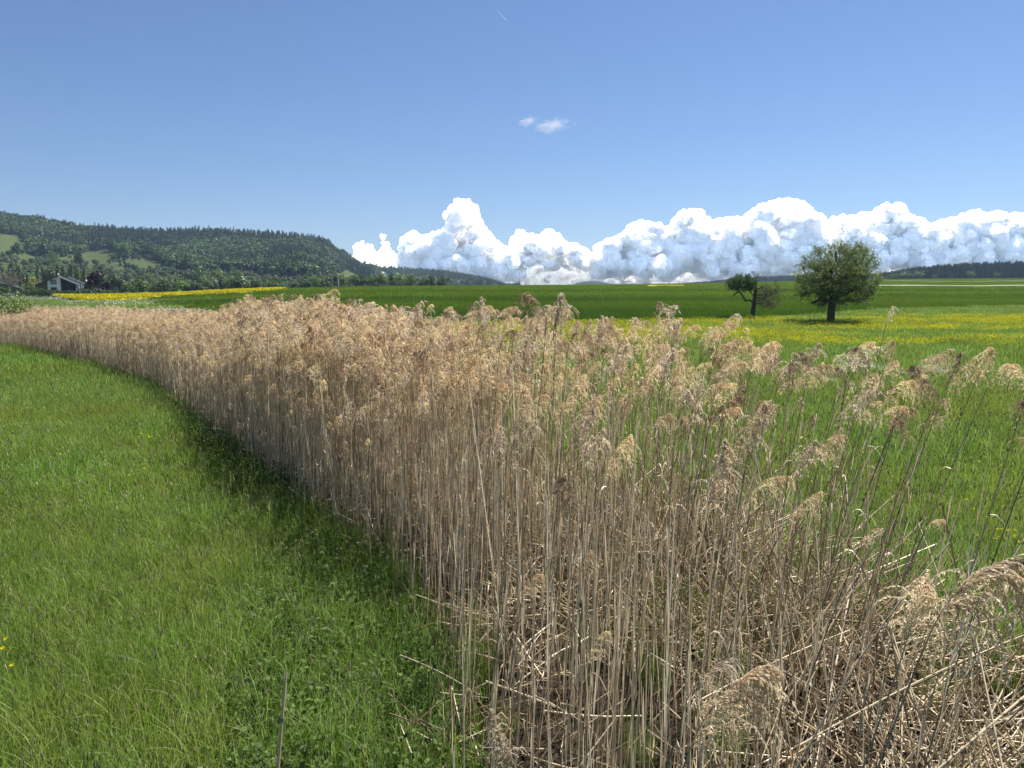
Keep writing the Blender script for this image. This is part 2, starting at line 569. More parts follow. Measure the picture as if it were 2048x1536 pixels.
# rape field: a raised yellow crop of its own height
ur = np.linspace(112, 566, 80)
_ry = np.interp(ur, [112, 140, 160, 185, 240, 320, 420, 480, 566], [593, 599, 603, 604, 602, 596.5, 592, 589.5, 580.5])
R_LO = np.array([ground(a, b)[1] for a, b in zip(ur, _ry)])
R_HI = np.interp(ur, [112, 150, 300, 420, 566], [R_LO[0] + 4, 236, 240, 250, 258])
M_RAPE = ground_mat('rape_field', [(.30, .27, .02), (.40, .35, .02), (.20, .22, .03)], (4, 0.5), 0.8, (0.3, 1, 1))
sheet('rape_field', ur, R_LO, R_HI, 30, M_RAPE, 0.6, skirt=.65, bumpy=0.15)

# small yellow strips and the pale flowering track on the far right slope
for nm, (u0, u1), (ya, yb), mt in (
        ('rape_strip', (1295, 1368), (575.6, 574.2), M_RAPE),
        ('flowering_track', (1748, 2560), (576.2, 574.6), ground_mat('flowering_track', [(.22, .27, .14), (.34, .38, .25), (.16, .22, .09)], (3, 0.6), 0.3)),
        ('pale_field', (1770, 2560), (566.0, 565.0), ground_mat('pale_field', [(.11, .16, .05), (.17, .21, .08), (.09, .14, .04)], (6, 0.8), 0.3, (0.2, 1, 1)))):
    us = np.linspace(u0, u1, 24)
    lo = np.array([ground(a, ya + 0.7 * math.sin(a / 37.0))[1] for a in us])
    hi = np.array([ground(a, yb + 0.7 * math.sin(a / 37.0))[1] for a in us])
    sheet(nm, us, np.minimum(lo, 690), np.maximum(np.minimum(hi, 695), np.minimum(lo, 690) + 2), 4, mt, 0.62, skirt=0.6)

# ---- reed bed outline on the ground: front (meadow side) and back edge
FR = np.array([(-0.05, 2.4), (-0.30, 4.0), (-0.58, 5.5), (-1.25, 7.3), (-3.75, 11.4), (-7.0, 16.5), (-11.0, 23), (-17.8, 31), (-26, 39), (-38, 49), (-52, 60)])
BK = np.array([(4.3, 2.4), (4.5, 4.4), (4.0, 5.8), (3.4, 6.8), (2.6, 8.0), (1.7, 9.8), (-1.2, 16.5), (-5.2, 25.0), (-12.0, 35), (-24, 46), (-38, 57)])
SL = np.concatenate([[0], np.cumsum(np.linalg.norm(np.diff(FR, axis=0), axis=1))])
TS = SL / SL[-1]


def bed(t, q):
    """point of the bed: t along it (0 near, 1 far), q across (0 front, 1 back)"""
    a = np.stack([np.interp(t, TS, FR[:, 0]), np.interp(t, TS, FR[:, 1])], -1)
    b = np.stack([np.interp(t, TS, BK[:, 0]), np.interp(t, TS, BK[:, 1])], -1)
    return a * (1 - np.asarray(q)[..., None]) + b * np.asarray(q)[..., None]


tt, qq = np.meshgrid(np.linspace(0, 1, 90), np.linspace(-0.05, 1.05, 12), indexing='ij')
bp = bed(tt, qq)
wob = 0.25 * n2(bp[..., 0], bp[..., 1], 0.8, 3)
bz = terrain(bp[..., 0], bp[..., 1]) + 0.012 + 0.02 * np.abs(wob)
ii = (np.arange(89)[:, None] * 12 + np.arange(11)[None]).ravel()
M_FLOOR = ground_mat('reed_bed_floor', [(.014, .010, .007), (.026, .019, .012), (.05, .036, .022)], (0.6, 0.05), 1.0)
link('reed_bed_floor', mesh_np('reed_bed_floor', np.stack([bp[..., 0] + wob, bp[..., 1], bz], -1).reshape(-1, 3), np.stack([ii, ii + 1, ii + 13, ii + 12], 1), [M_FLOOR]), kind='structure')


def front_dist(x, y):
    """signed x distance to the front edge (negative = in the meadow)"""
    fx = np.interp(y, FR[:, 1], FR[:, 0])
    return x - fx


def back_dist(x, y):
    bx = np.interp(y, BK[:, 1], BK[:, 0])
    return x - bx


# ================================================================== GRASS
def blades(geo, n, rad, hmin, hmax, wid, K=4, bend=0.6, mat=0, tl=(0, 1), square=False):
    if square:
        bx, by = rng.uniform(-rad, rad, n), rng.uniform(-rad, rad, n)
    else:
        r = rad * np.sqrt(rng.random(n)); a = rng.random(n) * 2 * math.pi
        bx, by = r * np.cos(a), r * np.sin(a)
    h = rng.uniform(hmin, hmax, n) * rng.uniform(0.7, 1.0, n)
    th = rng.random(n) * 2 * math.pi
    c = rng.gamma(2.0, bend / 2, n)
    l0 = rng.normal(0, 0.10, (n, 2))
    t = np.linspace(0, 1, K)[None]
    dx, dy = np.cos(th)[:, None], np.sin(th)[:, None]
    ang = c[:, None] * t
    hor = h[:, None] * t * np.sin(ang * 0.8)
    ver = h[:, None] * t * np.cos(ang * 0.75)
    P = np.stack([bx[:, None] + dx * hor + l0[:, :1] * h[:, None] * t, by[:, None] + dy * hor + l0[:, 1:] * h[:, None] * t, ver], -1)
    sd = rng.random(n) * 2 * math.pi
    side = np.stack([np.cos(sd), np.sin(sd), np.zeros(n)], 1)
    W = wid * rng.uniform(0.6, 1.3, n)[:, None] * np.maximum(1 - t, 0.04) ** 0.6
    geo.ribbons(P, W, side, rng.uniform(tl[0], tl[1], n), mat)


def heads(geo, n, rad, hmin, hmax, wid, L=0.06, mat=2, stem_mat=0):
    """grass stalks with narrow seed heads"""
    r = rad * np.sqrt(rng.random(n)); a = rng.random(n) * 2 * math.pi
    h = rng.uniform(hmin, hmax, n)
    ln = rng.normal(0, 0.12, (n, 2))
    t = np.linspace(0, 1, 4)[None]
    P = np.stack([(r * np.cos(a))[:, None] + ln[:, :1] * h[:, None] * t ** 2, (r * np.sin(a))[:, None] + ln[:, 1:] * h[:, None] * t ** 2, h[:, None] * t], -1)
    sd = rng.random(n) * 2 * math.pi
    side = np.stack([np.cos(sd), np.sin(sd), np.zeros(n)], 1)
    geo.ribbons(P, wid * np.ones((1, 4)), side, rng.uniform(0.3, 1, n), stem_mat)
    t2 = np.linspace(0, 1, 4)[None]
    tip = P[:, -1]
    d = P[:, -1] - P[:, -2]; d /= np.linalg.norm(d, axis=1, keepdims=True)
    Q = tip[:, None] + d[:, None] * (t2 * L)[..., None]
    geo.tubes(Q, wid * np.array([[0.8, 1.5, 1.2, 0.2]]) * 1.0, rng.random(n), 3, mat)


gm = [GRASS, DRYG, SEEDH]
near_src, mid_src, far_src, vfar_src = [], [], [], []
for k in range(5):
    g = Geo()
    blades(g, 170, 0.26, 0.18, 0.42, 0.0058, 5, 0.62)
    blades(g, 60, 0.26, 0.05, 0.16, 0.006, 3, 0.9, tl=(0, .4))
    blades(g, 14, 0.26, 0.25, 0.44, 0.0045, 5, 1.5, tl=(.8, 1))  # pale blades: sun glints put into the blade colour
    blades(g, 8, 0.26, 0.15, 0.42, 0.004, 5, 1.5, mat=1)
    heads(g, [5, 8, 3, 6, 10][k], 0.25, 0.30, 0.46, 0.0028, 0.055)
    near_src.append(unlinked('grass_tuft_near', g.mesh('grass_tuft_near', gm)))
    g = Geo()
    blades(g, 260, 0.45, 0.16, 0.36, 0.009, 4, 0.7)
    blades(g, 4, 0.45, 0.15, 0.36, 0.007, 4, 1.3, mat=1)
    heads(g, 5, 0.45, 0.28, 0.44, 0.005, 0.06)
    mid_src.append(unlinked('grass_tuft_mid', g.mesh('grass_tuft_mid', gm)))
    g = Geo()
    blades(g, 300, 1.0, 0.14, 0.34, 0.020, 3, 0.6)
    far_src.append(unlinked('grass_tuft_far', g.mesh('grass_tuft_far', gm)))
    g = Geo()
    blades(g, 330, 2.6, 0.25, 0.55, 0.06, 3, 0.5)
    vfar_src.append(unlinked('grass_tuft_very_far', g.mesh('grass_tuft_very_far', gm)))


def sample_wedge(y0, y1, dens, umin=-130, umax=2180):
    """evenly jittered ground points seen between two distances, dens per square metre"""
    d = 1 / math.sqrt(dens)
    xa, xb = min((umin - 1024) / F2 * y0, (umin - 1024) / F2 * y1), max((umax - 1024) / F2 * y0, (umax - 1024) / F2 * y1)
    gx, gy = np.meshgrid(np.arange(xa, xb, d), np.arange(y0, y1, d))
    X = gx.ravel() + rng.uniform(-.55, .55, gx.size) * d
    Y = gy.ravel() + rng.uniform(-.55, .55, gx.size) * d
    Y = np.maximum(Y, 0.5)
    u = 1024 + F2 * X / Y
    k = (u > umin) & (u < umax)
    p = rng.permutation(int(k.sum()))
    return X[k][p], Y[k][p]


def in_meadow(X, Y, m=0.0):
    return (front_dist(X, Y) < 0.15 - m) | (back_dist(X, Y) > -0.35 + m)


def meadow(name, y0, y1, dens, src, lo, hi, label, zl=0.8, zh=1.2, extra=None, sparse_bed=True):
    X, Y = sample_wedge(y0, y1, dens)
    ok = in_meadow(X, Y)
    if sparse_bed:   # the thin right side of the bed has grass between the stalks
        q = (back_dist(X, Y) > -2.2) & (Y > 6.5) & (rng.random(len(X)) < 0.6)
        ok = ok | q
    if extra is not None:
        ok &= extra(X, Y)
    X, Y = X[ok], Y[ok]
    n = len(X)
    tone = np.clip(0.32 + 0.75 * n2(X, Y, 3.5, 2) + 0.3 * n2(X, Y, 1.2, 8), 0, 1)
    sc = uscale(n, lo, hi, zl, zh)
    sc[:, 2] *= 1.0 + 0.20 * n2(X, Y, 1.6, 4) - 0.25 * sstep(1.0, 5.0, -front_dist(X, Y)) * (X < 0)
    return scatter(name, np.stack([X, Y, terrain(X, Y)], 1), rz_rot(n, 0.06), sc, src, tone, label=label, category='grass')


meadow('meadow_grass', 2.6, 9.5, 16, near_src, 0.8, 1.2, 'thick green meadow grass nearest the camera on both sides of the reeds')
meadow('meadow_grass', 9.0, 24, 5.5, mid_src, 0.8, 1.2, 'green meadow grass beside the middle of the reed bed')
_wl = lambda X, Y: Y < np.interp(1024 + F2 * X / Y, uw, W_LO, left=170)
meadow('meadow_grass', 23, 66, 1.5, far_src, 0.8, 1.25, 'far green meadow grass running back to the wheat field', extra=_wl)
meadow('meadow_grass', 65, 150, 0.35, vfar_src, 0.5, 0.7, 'far green meadow grass beside and behind the large fruit tree', 0.7, 0.9,
       extra=lambda X, Y: (1024 + F2 * X / Y > 1150) & _wl(X, Y), sparse_bed=False)
meadow('meadow_grass', 62, 240, 0.16, vfar_src, 0.8, 1.1, 'grey green meadow beyond the far end of the reeds', 0.6, 0.9,
       extra=lambda X, Y: (1024 + F2 * X / Y < 700) & _wl(X, Y) & ~((1024 + F2 * X / Y > 108) & (Y > np.interp(1024 + F2 * X / Y, ur, R_LO, right=0) - 0.5) & (Y < np.interp(1024 + F2 * X / Y, ur, R_HI))), sparse_bed=False)

# wheat
wsrc, wsrc2 = [], []
for k in range(4):
    g = Geo()
    blades(g, 420, 1.5, 0.28, 0.48, 0.035, 3, 0.35)
    wsrc.append(unlinked('wheat_clump', g.mesh('wheat_clump', [WHEAT])))
    g = Geo()
    blades(g, 420, 4.0, 0.28, 0.55, 0.12, 3, 0.35)
    wsrc2.append(unlinked('wheat_clump_far', g.mesh('wheat_clump_far', [WHEAT])))


def wheat(y0, y1, dens, src, label):
    X, Y = sample_wedge(y0, y1, dens)
    u = 1024 + F2 * X / Y
    ok = (u > 300) & (Y > np.interp(u, uw, W_LO)) & (Y < np.interp(u, uw, W_HI))
    X, Y, u = X[ok], Y[ok], u[ok]
    n = len(X)
    band = 0.5 + 0.5 * np.sin(Y * 0.11 + X * 0.006 + 1.4 * n2(X, Y, 80, 3)) 
    tone = np.clip(0.15 + 0.55 * band * sstep(330, 120, Y) + 0.4 * n2(X * 0.25, Y, 9, 6) + 0.35 * sstep(125, 80, Y) - 0.25 * sstep(150, 300, Y), 0, 1)
    sc = uscale(n, 0.85, 1.15)
    # tramlines: lower crop
    tl = np.abs(((Y - 0.05 * X) % 36) - 18) < 1.3
    sc[tl, 2] *= 0.30
    return scatter('wheat_crop', np.stack([X, Y, terrain(X, Y) + 0.04], 1), rz_rot(n, 0.02), sc, src, tone, label=label, category='wheat')


wheat(60, 130, 0.40, wsrc, 'dark green young wheat nearest behind the yellow flower strip')
wheat(126, 700, 0.055, wsrc2, 'smooth green wheat rising to the horizon')

# buttercups
def flower_patch(n, rad, h0, h1, s, mat, stems=True):
    g = Geo()
    r = rad * np.sqrt(rng.random(n)); a = rng.random(n) * 2 * math.pi
    cx, cyy, z = r * np.cos(a), r * np.sin(a), rng.uniform(h0, h1, n)
    for k in range(n):
        m = 5
        ss = s * rng.uniform(0.7, 1.3)
        tx, ty = rng.normal(0, 0.5, 2)
        ang = np.arange(m) * 2 * math.pi / m + rng.random()
        V = [(cx[k], cyy[k], z[k] - 0.15 * ss)] + [(cx[k] + ss * math.cos(q), cyy[k] + ss * math.sin(q), z[k] + ss * (tx * math.cos(q) + ty * math.sin(q)) * 0.7 + ss * 0.25) for q in ang]
        g.add(V, [(0, i + 1, (i + 1) % m + 1) for i in range(m)], rng.random(), 0)
    if stems:
        t = np.linspace(0, 1, 3)[None]
        P = np.stack([cx[:, None] + 0 * t, cyy[:, None] + 0 * t, z[:, None] * t], -1)
        sd = rng.random(n) * 6.28
        g.ribbons(P, s * 0.12 * np.ones((1, 3)), np.stack([np.cos(sd), np.sin(sd), 0 * sd], 1), rng.random(n), 1)
    return unlinked('flower_patch', g.mesh('flower_patch', [mat, GRASS]))


bsrc = [flower_patch(60, 1.0, 0.24, 0.44, 0.025, YELLOW, False) for _ in range(4)]
X, Y = sample_wedge(26, 74, 3.2, 380, 2300)
P0 = np.stack([X, Y, terrain(X, Y)], 1)
px_, py_, _ = proj(P0)
wl = np.interp(px_, uw, _wy)
# flower density from the picture position of the meadow bands
dn = sstep(wl - 1, wl + 4, py_) * sstep(705, 690, py_)
st = 0.52 + 1.5 * n2(X * 0.30, Y, 3.2, 12) + 0.5 * sstep(1500, 1100, px_) - 0.28 * sstep(1750, 1900, px_) * 0.3
pk = np.clip(st, 0.05, 1) * dn * (py_ > wl)
ok = rng.random(len(X)) < pk * 0.34
scatter('buttercup_drift', P0[ok], rz_rot(ok.sum(), 0.05), uscale(ok.sum(), 0.8, 1.2), bsrc, label='broad yellow drift of buttercups between meadow and wheat', category='wildflowers')
# thin buttercups in the nearer right meadow
X, Y = sample_wedge(6.5, 26, 0.9, 1150, 2200)
ok = (back_dist(X, Y) > -1) & (rng.random(len(X)) < np.clip(0.25 + 1.2 * n2(X, Y, 2.0, 21), 0, 1))
b2 = [flower_patch(7, 0.5, 0.28, 0.40, 0.012, YELLOW) for _ in range(3)]
scatter('sprinkled_buttercups', np.stack([X, Y, terrain(X, Y)], 1)[ok], rz_rot(ok.sum(), 0.05), uscale(ok.sum(), 0.8, 1.2), b2, label='tiny yellow buttercups sprinkled through the meadow behind the right reeds', category='wildflowers')
# white flowers by the damp hollow on the right
wsr = [flower_patch(26, 0.50, 0.20, 0.36, 0.015, WHITEF, False) for _ in range(3)]
pts = []
for (a, b, c, d) in ((1705, 738, 1790, 752), (1780, 750, 1850, 764), (1850, 744, 1885, 752), (1690, 735, 1740, 741)):
    for k in range(26):
        s = rng.random()
        pts.append(ground(a + (c - a) * s + rng.normal(0, 3), b + (d - b) * s + rng.normal(0, 2.0)))
pts = np.array(pts)
scatter('white_wildflowers', pts, rz_rot(len(pts), 0.05), uscale(len(pts), 0.5, 0.9, 0.8, 1), wsr, label='patches of small white flowers in the green hollow behind the right plumes', category='wildflowers')
# white umbels in the meadow beyond the far reeds
X, Y = sample_wedge(70, 235, 0.16, -100, 620)
u = 1024 + F2 * X / Y
ok = (Y < np.interp(u, uw, W_LO, left=235)) & (Y < np.interp(u, ur, R_LO, left=240, right=0) - 1) & (rng.random(len(X)) < np.clip(0.16 + 1.5 * n2(X * 0.5, Y, 9, 31), 0, 1))
ws2 = [flower_patch(18, 2.6, 0.30, 0.50, 0.055, WHITEF, False) for _ in range(3)]
scatter('white_umbels', np.stack([X, Y, terrain(X, Y)], 1)[ok], rz_rot(ok.sum(), 0.03), uscale(ok.sum(), 0.8, 1.2), ws2, label='white flowering umbels dusting the meadow beyond the far reeds', category='wildflowers')

# rape blossoms
rs = []
for k in range(3):
    g = Geo()
    n = 200
    c = np.stack([rng.uniform(-1.5, 1.5, n), rng.uniform(-1.5, 1.5, n), rng.uniform(0.4, 0.95, n)], 1)
    a = rng.normal(0, 1, (n, 3)); a /= np.linalg.norm(a, axis=1, keepdims=True)
    b = np.cross(a, rng.normal(0, 1, (n, 3))); b /= np.linalg.norm(b, axis=1, keepdims=True)
    s = rng.uniform(0.07, 0.14, n)[:, None]
    V = np.stack([c - a * s - b * s, c + a * s - b * s, c + a * s + b * s, c - a * s + b * s], 1).reshape(-1, 3)
    g.add(V, np.arange(n * 4).reshape(-1, 4), rng.random(n * 4), 0)
    rs.append(unlinked('rape_tuft', g.mesh('rape_tuft', [RAPE_M])))
X, Y = sample_wedge(150, 262, 0.22, 108, 570)
u = 1024 + F2 * X / Y
ok = (u > 113) & (u < 564) & (Y > np.interp(u, ur, R_LO)) & (Y < np.interp(u, ur, R_HI))
tr = (np.abs(u - 210 - (Y - 180) * 0.25) < 1.5) | (np.abs(u - 222 - (Y - 180) * 0.25) < 1.5)
ok &= ~tr
scatter('rape_blossom', np.stack([X, Y, terrain(X, Y)], 1)[ok], rz_rot(ok.sum(), 0.02), uscale(ok.sum(), 0.9, 1.1), rs, label='bright yellow rape in bloom in front of the house and hill', category='rape crop')

# herbs (ground ivy, cleavers, nettles) at the foot of the near reeds
hs = []
for k in range(5):
    g = Geo()
    n = 110
    r = 0.22 * np.sqrt(rng.random(n)); a = rng.random(n) * 6.283
    c = np.stack([r * np.cos(a), r * np.sin(a), rng.uniform(0.02, 0.22, n)], 1)
    nr = rng.normal(0, 0.55, (n, 3)); nr[:, 2] += 1; nr /= np.linalg.norm(nr, axis=1, keepdims=True)
    d = np.cross(nr, rng.normal(0, 1, (n, 3))); d /= np.linalg.norm(d, axis=1, keepdims=True)
    e = np.cross(nr, d)
    L_ = rng.uniform(0.012, 0.030, n)[:, None]; W_ = L_ * rng.uniform(0.45, 0.75, n)[:, None]
    V = np.stack([c - d * L_, c - e * W_ - nr * L_ * 0.2 - d * L_ * .2, c + d * L_ * 1.1 - nr * L_ * .25, c + e * W_ - nr * L_ * 0.2 - d * L_ * .2], 1)
    ids = np.arange(n) * 4
    g.add(V.reshape(-1, 3), np.concatenate([np.stack([ids, ids + 1, ids + 2], 1), np.stack([ids, ids + 2, ids + 3], 1)]), np.repeat(rng.random(n), 4), 0)
    t = np.linspace(0, 1, 3)[None]
    P = np.stack([c[:, :1] * t ** 0.5, c[:, 1:2] * t ** .5, c[:, 2:3] * t], -1)[:40]
    sd = rng.random(40) * 6.28
    g.ribbons(P, 0.003 * np.ones((1, 3)), np.stack([np.cos(sd), np.sin(sd), 0 * sd], 1), rng.random(40), 0)
    hs.append(unlinked('herb_clump', g.mesh('herb_clump', [HERB])))
X, Y = sample_wedge(3.2, 19, 26, 300, 1300)
fd = front_dist(X, Y)
wd = 1.15 * sstep(17, 5, Y) + 0.22
ok = (fd > -wd * 1.0 + 0.5 * n2(X, Y, 0.7, 6)) & (fd < 0.12 + 0.3 * n2(X, Y, 0.5, 7))
ok &= rng.random(len(X)) < 0.75
P0 = np.stack([X, Y, terrain(X, Y)], 1)[ok]
scatter('ground_herbs', P0, rz_rot(len(P0), 0.1), uscale(len(P0), 0.8, 1.3, 0.7, 1.3), hs, label='broad leaved green herbs at the foot of the near reeds', category='undergrowth')
# green shoots on the right edge behind the litter
X, Y = sample_wedge(5.5, 10, 6, 1700, 2200)
ok = (back_dist(X, Y) > -0.9) & (back_dist(X, Y) < 0.3)
P0 = np.stack([X, Y, terrain(X, Y)], 1)[ok]
scatter('bank_herbs', P0, rz_rot(len(P0), 0.1), uscale(len(P0), 0.9, 1.5, 0.8, 1.3), hs, label='low green herbs between the reed litter and the right meadow', category='undergrowth')


# ================================================================== REEDS
def make_plume(seed, L=0.34, n_br=34, n_sp=18, droop=0.9, spread=1.0, wind=0.8, wid=0.0022, br_len=0.17, hang=1.0, narrow=1.0, mat=PAN, sparse_tip=False):
    """seed plume: a bending axis with arching branches that carry hanging spikelets; leans towards +x"""
    r = np.random.default_rng(seed)
    g = Geo()
    K = 9
    s = np.linspace(0, 1, 40)
    ang = droop * s ** 1.3
    ax = np.cumsum(np.stack([np.sin(ang), 0.10 * np.sin(3 * s + seed), np.cos(ang)], 1), 0) / 40 * L
    ax -= ax[0]
    tan = np.gradient(ax, axis=0); tan /= np.linalg.norm(tan, axis=1, keepdims=True)
    g.tubes(ax[::5][None], np.linspace(0.0022, 0.0006, len(ax[::5]))[None], np.array([0.25]), 3, 0)
    tb = np.sort(r.random(n_br) ** 0.8)
    ib = (tb * 38).astype(int)
    base = ax[ib]
    ph = r.random(n_br) * 2 * math.pi
    out = np.stack([np.cos(ph) * 0.55 + wind * 0.55, np.sin(ph) * 0.55, 0 * ph], 1) * spread
    d0 = tan[ib] * 1.0 + out * 0.65 * narrow
    d0 /= np.linalg.norm(d0, axis=1, keepdims=True)
    ln = br_len * (0.35 + 0.75 * np.sin(math.pi * np.clip(tb * 0.85 + 0.18, 0, 1))) * r.uniform(0.55, 1.3, n_br)
    grav = np.stack([wind * 0.25 * np.ones(n_br), 0 * ph, -np.ones(n_br)], 1) + r.normal(0, 0.30, (n_br, 3))
    t = np.linspace(0, 1, K)
    # integrate direction
    P = np.zeros((n_br, K, 3))
    P[:, 0] = base
    for k in range(1, K):
        d = d0 * (1 - t[k]) ** 0.7 + grav * (t[k] ** 1.2) * 1.05 * hang * r.uniform(0.7, 1.2, (n_br, 1))
        d /= np.linalg.norm(d, axis=1, keepdims=True)
        P[:, k] = P[:, k - 1] + d * (ln / (K - 1))[:, None]
    sd = np.cross(P[:, -1] - P[:, 0], r.normal(0, 1, (n_br, 3))); sd /= np.linalg.norm(sd, axis=1, keepdims=True)
    bt = r.random(n_br)
    g.ribbons(P, wid * 0.55 * np.ones((1, K)), sd, bt * 0.6, 0)
    # spikelets
    m = n_br * n_sp
    bi = np.repeat(np.arange(n_br), n_sp)
    tp = np.tile(np.linspace(0.12, 1.0, n_sp), n_br) + r.uniform(-0.03, 0.03, m)
    kk = np.clip(tp * (K - 1), 0, K - 1.001); ki = kk.astype(int); kf = (kk - ki)[:, None]
    p = P[bi, ki] * (1 - kf) + P[bi, ki + 1] * kf
    dd = P[bi, ki + 1] - P[bi, ki]; dd /= np.linalg.norm(dd, axis=1, keepdims=True)
    o = dd * 0.9 + r.normal(0, 0.30, (m, 3)) + np.array([0.15, 0, -0.45]) * hang
    o /= np.linalg.norm(o, axis=1, keepdims=True)
    l = r.uniform(0.010, 0.024, m)[:, None] * (br_len / 0.17) ** 0.5 * (34 * 18 / (n_br * n_sp)) ** 0.35 * 1.35
    s2 = np.cross(o, r.normal(0, 1, (m, 3))); s2 /= np.linalg.norm(s2, axis=1, keepdims=True)
    wv = wid * 0.75 * r.uniform(0.7, 1.4, m)[:, None]
    V = np.stack([p, p + o * l * 0.45 + s2 * wv, p + o * l, p + o * l * 0.45 - s2 * wv], 1)
    ids = np.arange(m) * 4
    tint = np.clip(np.repeat(bt, n_sp) * 0.6 + r.normal(0.2, 0.25, m), 0, 1)
    g.add(V.reshape(-1, 3), np.stack([ids, ids + 1, ids + 2, ids + 3], 1), np.repeat(tint, 4), 0)
    return g


PL = {}
PL['plume'] = [make_plume(11 + k, 0.34, 40, 20, 0.9 + 0.2 * k, 1.0, 0.9, br_len=0.18).mesh('plume', [PAN]) for k in range(4)]
PL['brown'] = [make_plume(31 + k, 0.24, 34, 20, 1.3, 0.75, 0.5, br_len=0.15, hang=1.7, narrow=0.7).mesh('plume', [PANB]) for k in range(3)]
PL['pale'] = [make_plume(51 + k, 0.30, 48, 24, 0.35 + .2 * k, 0.9, 0.25, br_len=0.16, hang=1.35, wid=0.003).mesh('plume', [PANW]) for k in range(3)]
PL['wisp'] = [make_plume(71 + k, 0.30, 14, 16, 1.1, 0.9, 1.1, br_len=0.17, hang=0.7).mesh('plume', [PANW]) for k in range(2)]
PL['spire'] = [make_plume(91 + k, 0.30, 60, 24, 0.12, 0.7, 0.1, br_len=0.15, hang=1.9, wid=0.003).mesh('plume', [[PANW, PAN][k % 2]]) for k in range(2)]


PL['big'] = [make_plume(131 + k, 0.34, 84, 44, 1.0 + .25 * k, 1.0, 0.9, br_len=0.19, wid=0.0025).mesh('plume', [PANN]) for k in range(2)]
PL['bigpale'] = [make_plume(141, 0.32, 80, 40, 0.25, 0.6, 0.1, br_len=0.12, hang=1.5, wid=0.0028).mesh('plume', [PANW])]


def plume_low(seed, mat):
    r = seed % 4
    return make_plume(seed, 0.30, 18, 9, [0.8, 1.3, 0.4, 1.1][r], 1.1, [0.9, 1.0, 0.3, 0.6][r], wid=0.0058, br_len=0.20, hang=[.8, 1.0, 1.3, 1.5][r])


# whole stalks for the mass of the bed (height about 1, so that they can be scaled)
def stalk_variant(k, with_plume=True, height=2.2, rad=0.0038, leaves=3):
    r = np.random.default_rng(200 + k)
    g = Geo()
    t = np.linspace(0, 1, 6)
    cx = r.normal(0, 0.03) * t ** 2 * height + r.normal(0, .02) * t * height
    cyy = r.normal(0, 0.025) * t ** 2 * height
    ax = np.stack([cx, cyy, t * height], 1)
    g.tubes(ax[None], np.linspace(rad, rad * 0.6, 6)[None], np.array([[0.1, 0.95, 0.45, 0.8, 0.25, 1.0, 0.6][k % 7]]), 3, 0)  # tint spread puts contrast of sunlit and shaded stalks into the colour
    if leaves:
        n = leaves
        z0 = r.uniform(0.15, 0.85, n)
        b = np.stack([np.interp(z0, t, cx), np.interp(z0, t, cyy), z0 * height], 1)
        th = r.random(n) * 6.28
        tl = np.linspace(0, 1, 5)[None]
        ln = r.uniform(0.15, 0.40, n)[:, None]
        up = r.uniform(0.2, 0.9, n)[:, None]
        P = np.stack([b[:, :1] + np.cos(th)[:, None] * ln * tl * 0.55, b[:, 1:2] + np.sin(th)[:, None] * ln * tl * 0.55, b[:, 2:] + ln * (up * tl - 1.3 * tl ** 2)], -1)
        sd = np.stack([-np.sin(th), np.cos(th), 0.3 * r.normal(0, 1, n)], 1)
        g.ribbons(P, 0.008 * np.maximum(1 - tl, 0.05) ** 0.5, sd, r.random(n), 2)
    m = 5 if with_plume else 7
    z1 = r.uniform(0.03, 0.80, m)
    th = r.random(m) * 6.28
    tl = np.linspace(0, 1, 4)[None]
    l = r.uniform(0.12, 0.30, m)[:, None]
    b = np.stack([np.interp(z1, t, cx), np.interp(z1, t, cyy), z1 * height], 1)
    sp = r.uniform(0.02, 0.12, m)[:, None]
    P = np.stack([b[:, :1] + np.cos(th)[:, None] * (.004 + l * tl ** 2 * sp), b[:, 1:2] + np.sin(th)[:, None] * (.004 + l * tl ** 2 * sp), b[:, 2:] + l * tl], -1)
    sd = np.stack([-np.sin(th), np.cos(th), 0 * th], 1)
    g.ribbons(P, 0.009 * np.array([[.8, 1, .8, .15]]), sd, r.uniform(0.35, 1.0, m), 2)
    if with_plume:
        p = plume_low(300 + k, PAN)
        V = np.concatenate(p.V); T_ = np.concatenate(p.T)
        a = r.normal(0, 0.7)
        ca, sa = math.cos(a), math.sin(a)
        V = V @ np.array([[ca, sa, 0], [-sa, ca, 0], [0, 0, 1]]) + ax[-1]
        n0 = g.n
        g.V.append(V); g.T.append(T_); g.n += len(V)
        for f in p.F4:
            g.F4.append(f + n0); g.M4.append(np.full(len(f), 1))
    return g


bed_src = [unlinked('reed_stalk', stalk_variant(k, True, rad=0.0048).mesh('reed_stalk', [STEM, [PAN, PAN, PANB, PAN, PANW, PAN][k % 6], RLEAF])) for k in range(12)]
bare_src = [unlinked('bare_reed_stalk', stalk_variant(50 + k, False, 1.7, 0.0056, k % 2).mesh('bare_reed_stalk', [STEM, PAN, RLEAF])) for k in range(8)]


def reed_height(X, Y):
    """height of the bed in metres at a place"""
    u = 1024 + F2 * X / Y
    h = np.interp(u, [0, 90, 300, 430, 480, 640, 900, 1300], [1.40, 1.66, 1.72, 1.74, 2.22, 2.28, 2.22, 2.10])
    h = np.where(Y < 12, np.interp(Y, [3, 6, 9, 12], [1.95, 2.1, 2.25, 2.35]), h)
    return h


def bed_points(n, dens_q):
    t = rng.random(n * 2) ** 1.0
    q = rng.random(n * 2)
    W = np.linalg.norm(bed(t, np.ones_like(t)) - bed(t, np.zeros_like(t)), axis=1)
    keep = rng.random(len(t)) < W / 6.5 * dens_q(t, q)
    P = bed(t[keep], q[keep])
    return P + rng.normal(0, 0.06, P.shape), t[keep], q[keep]


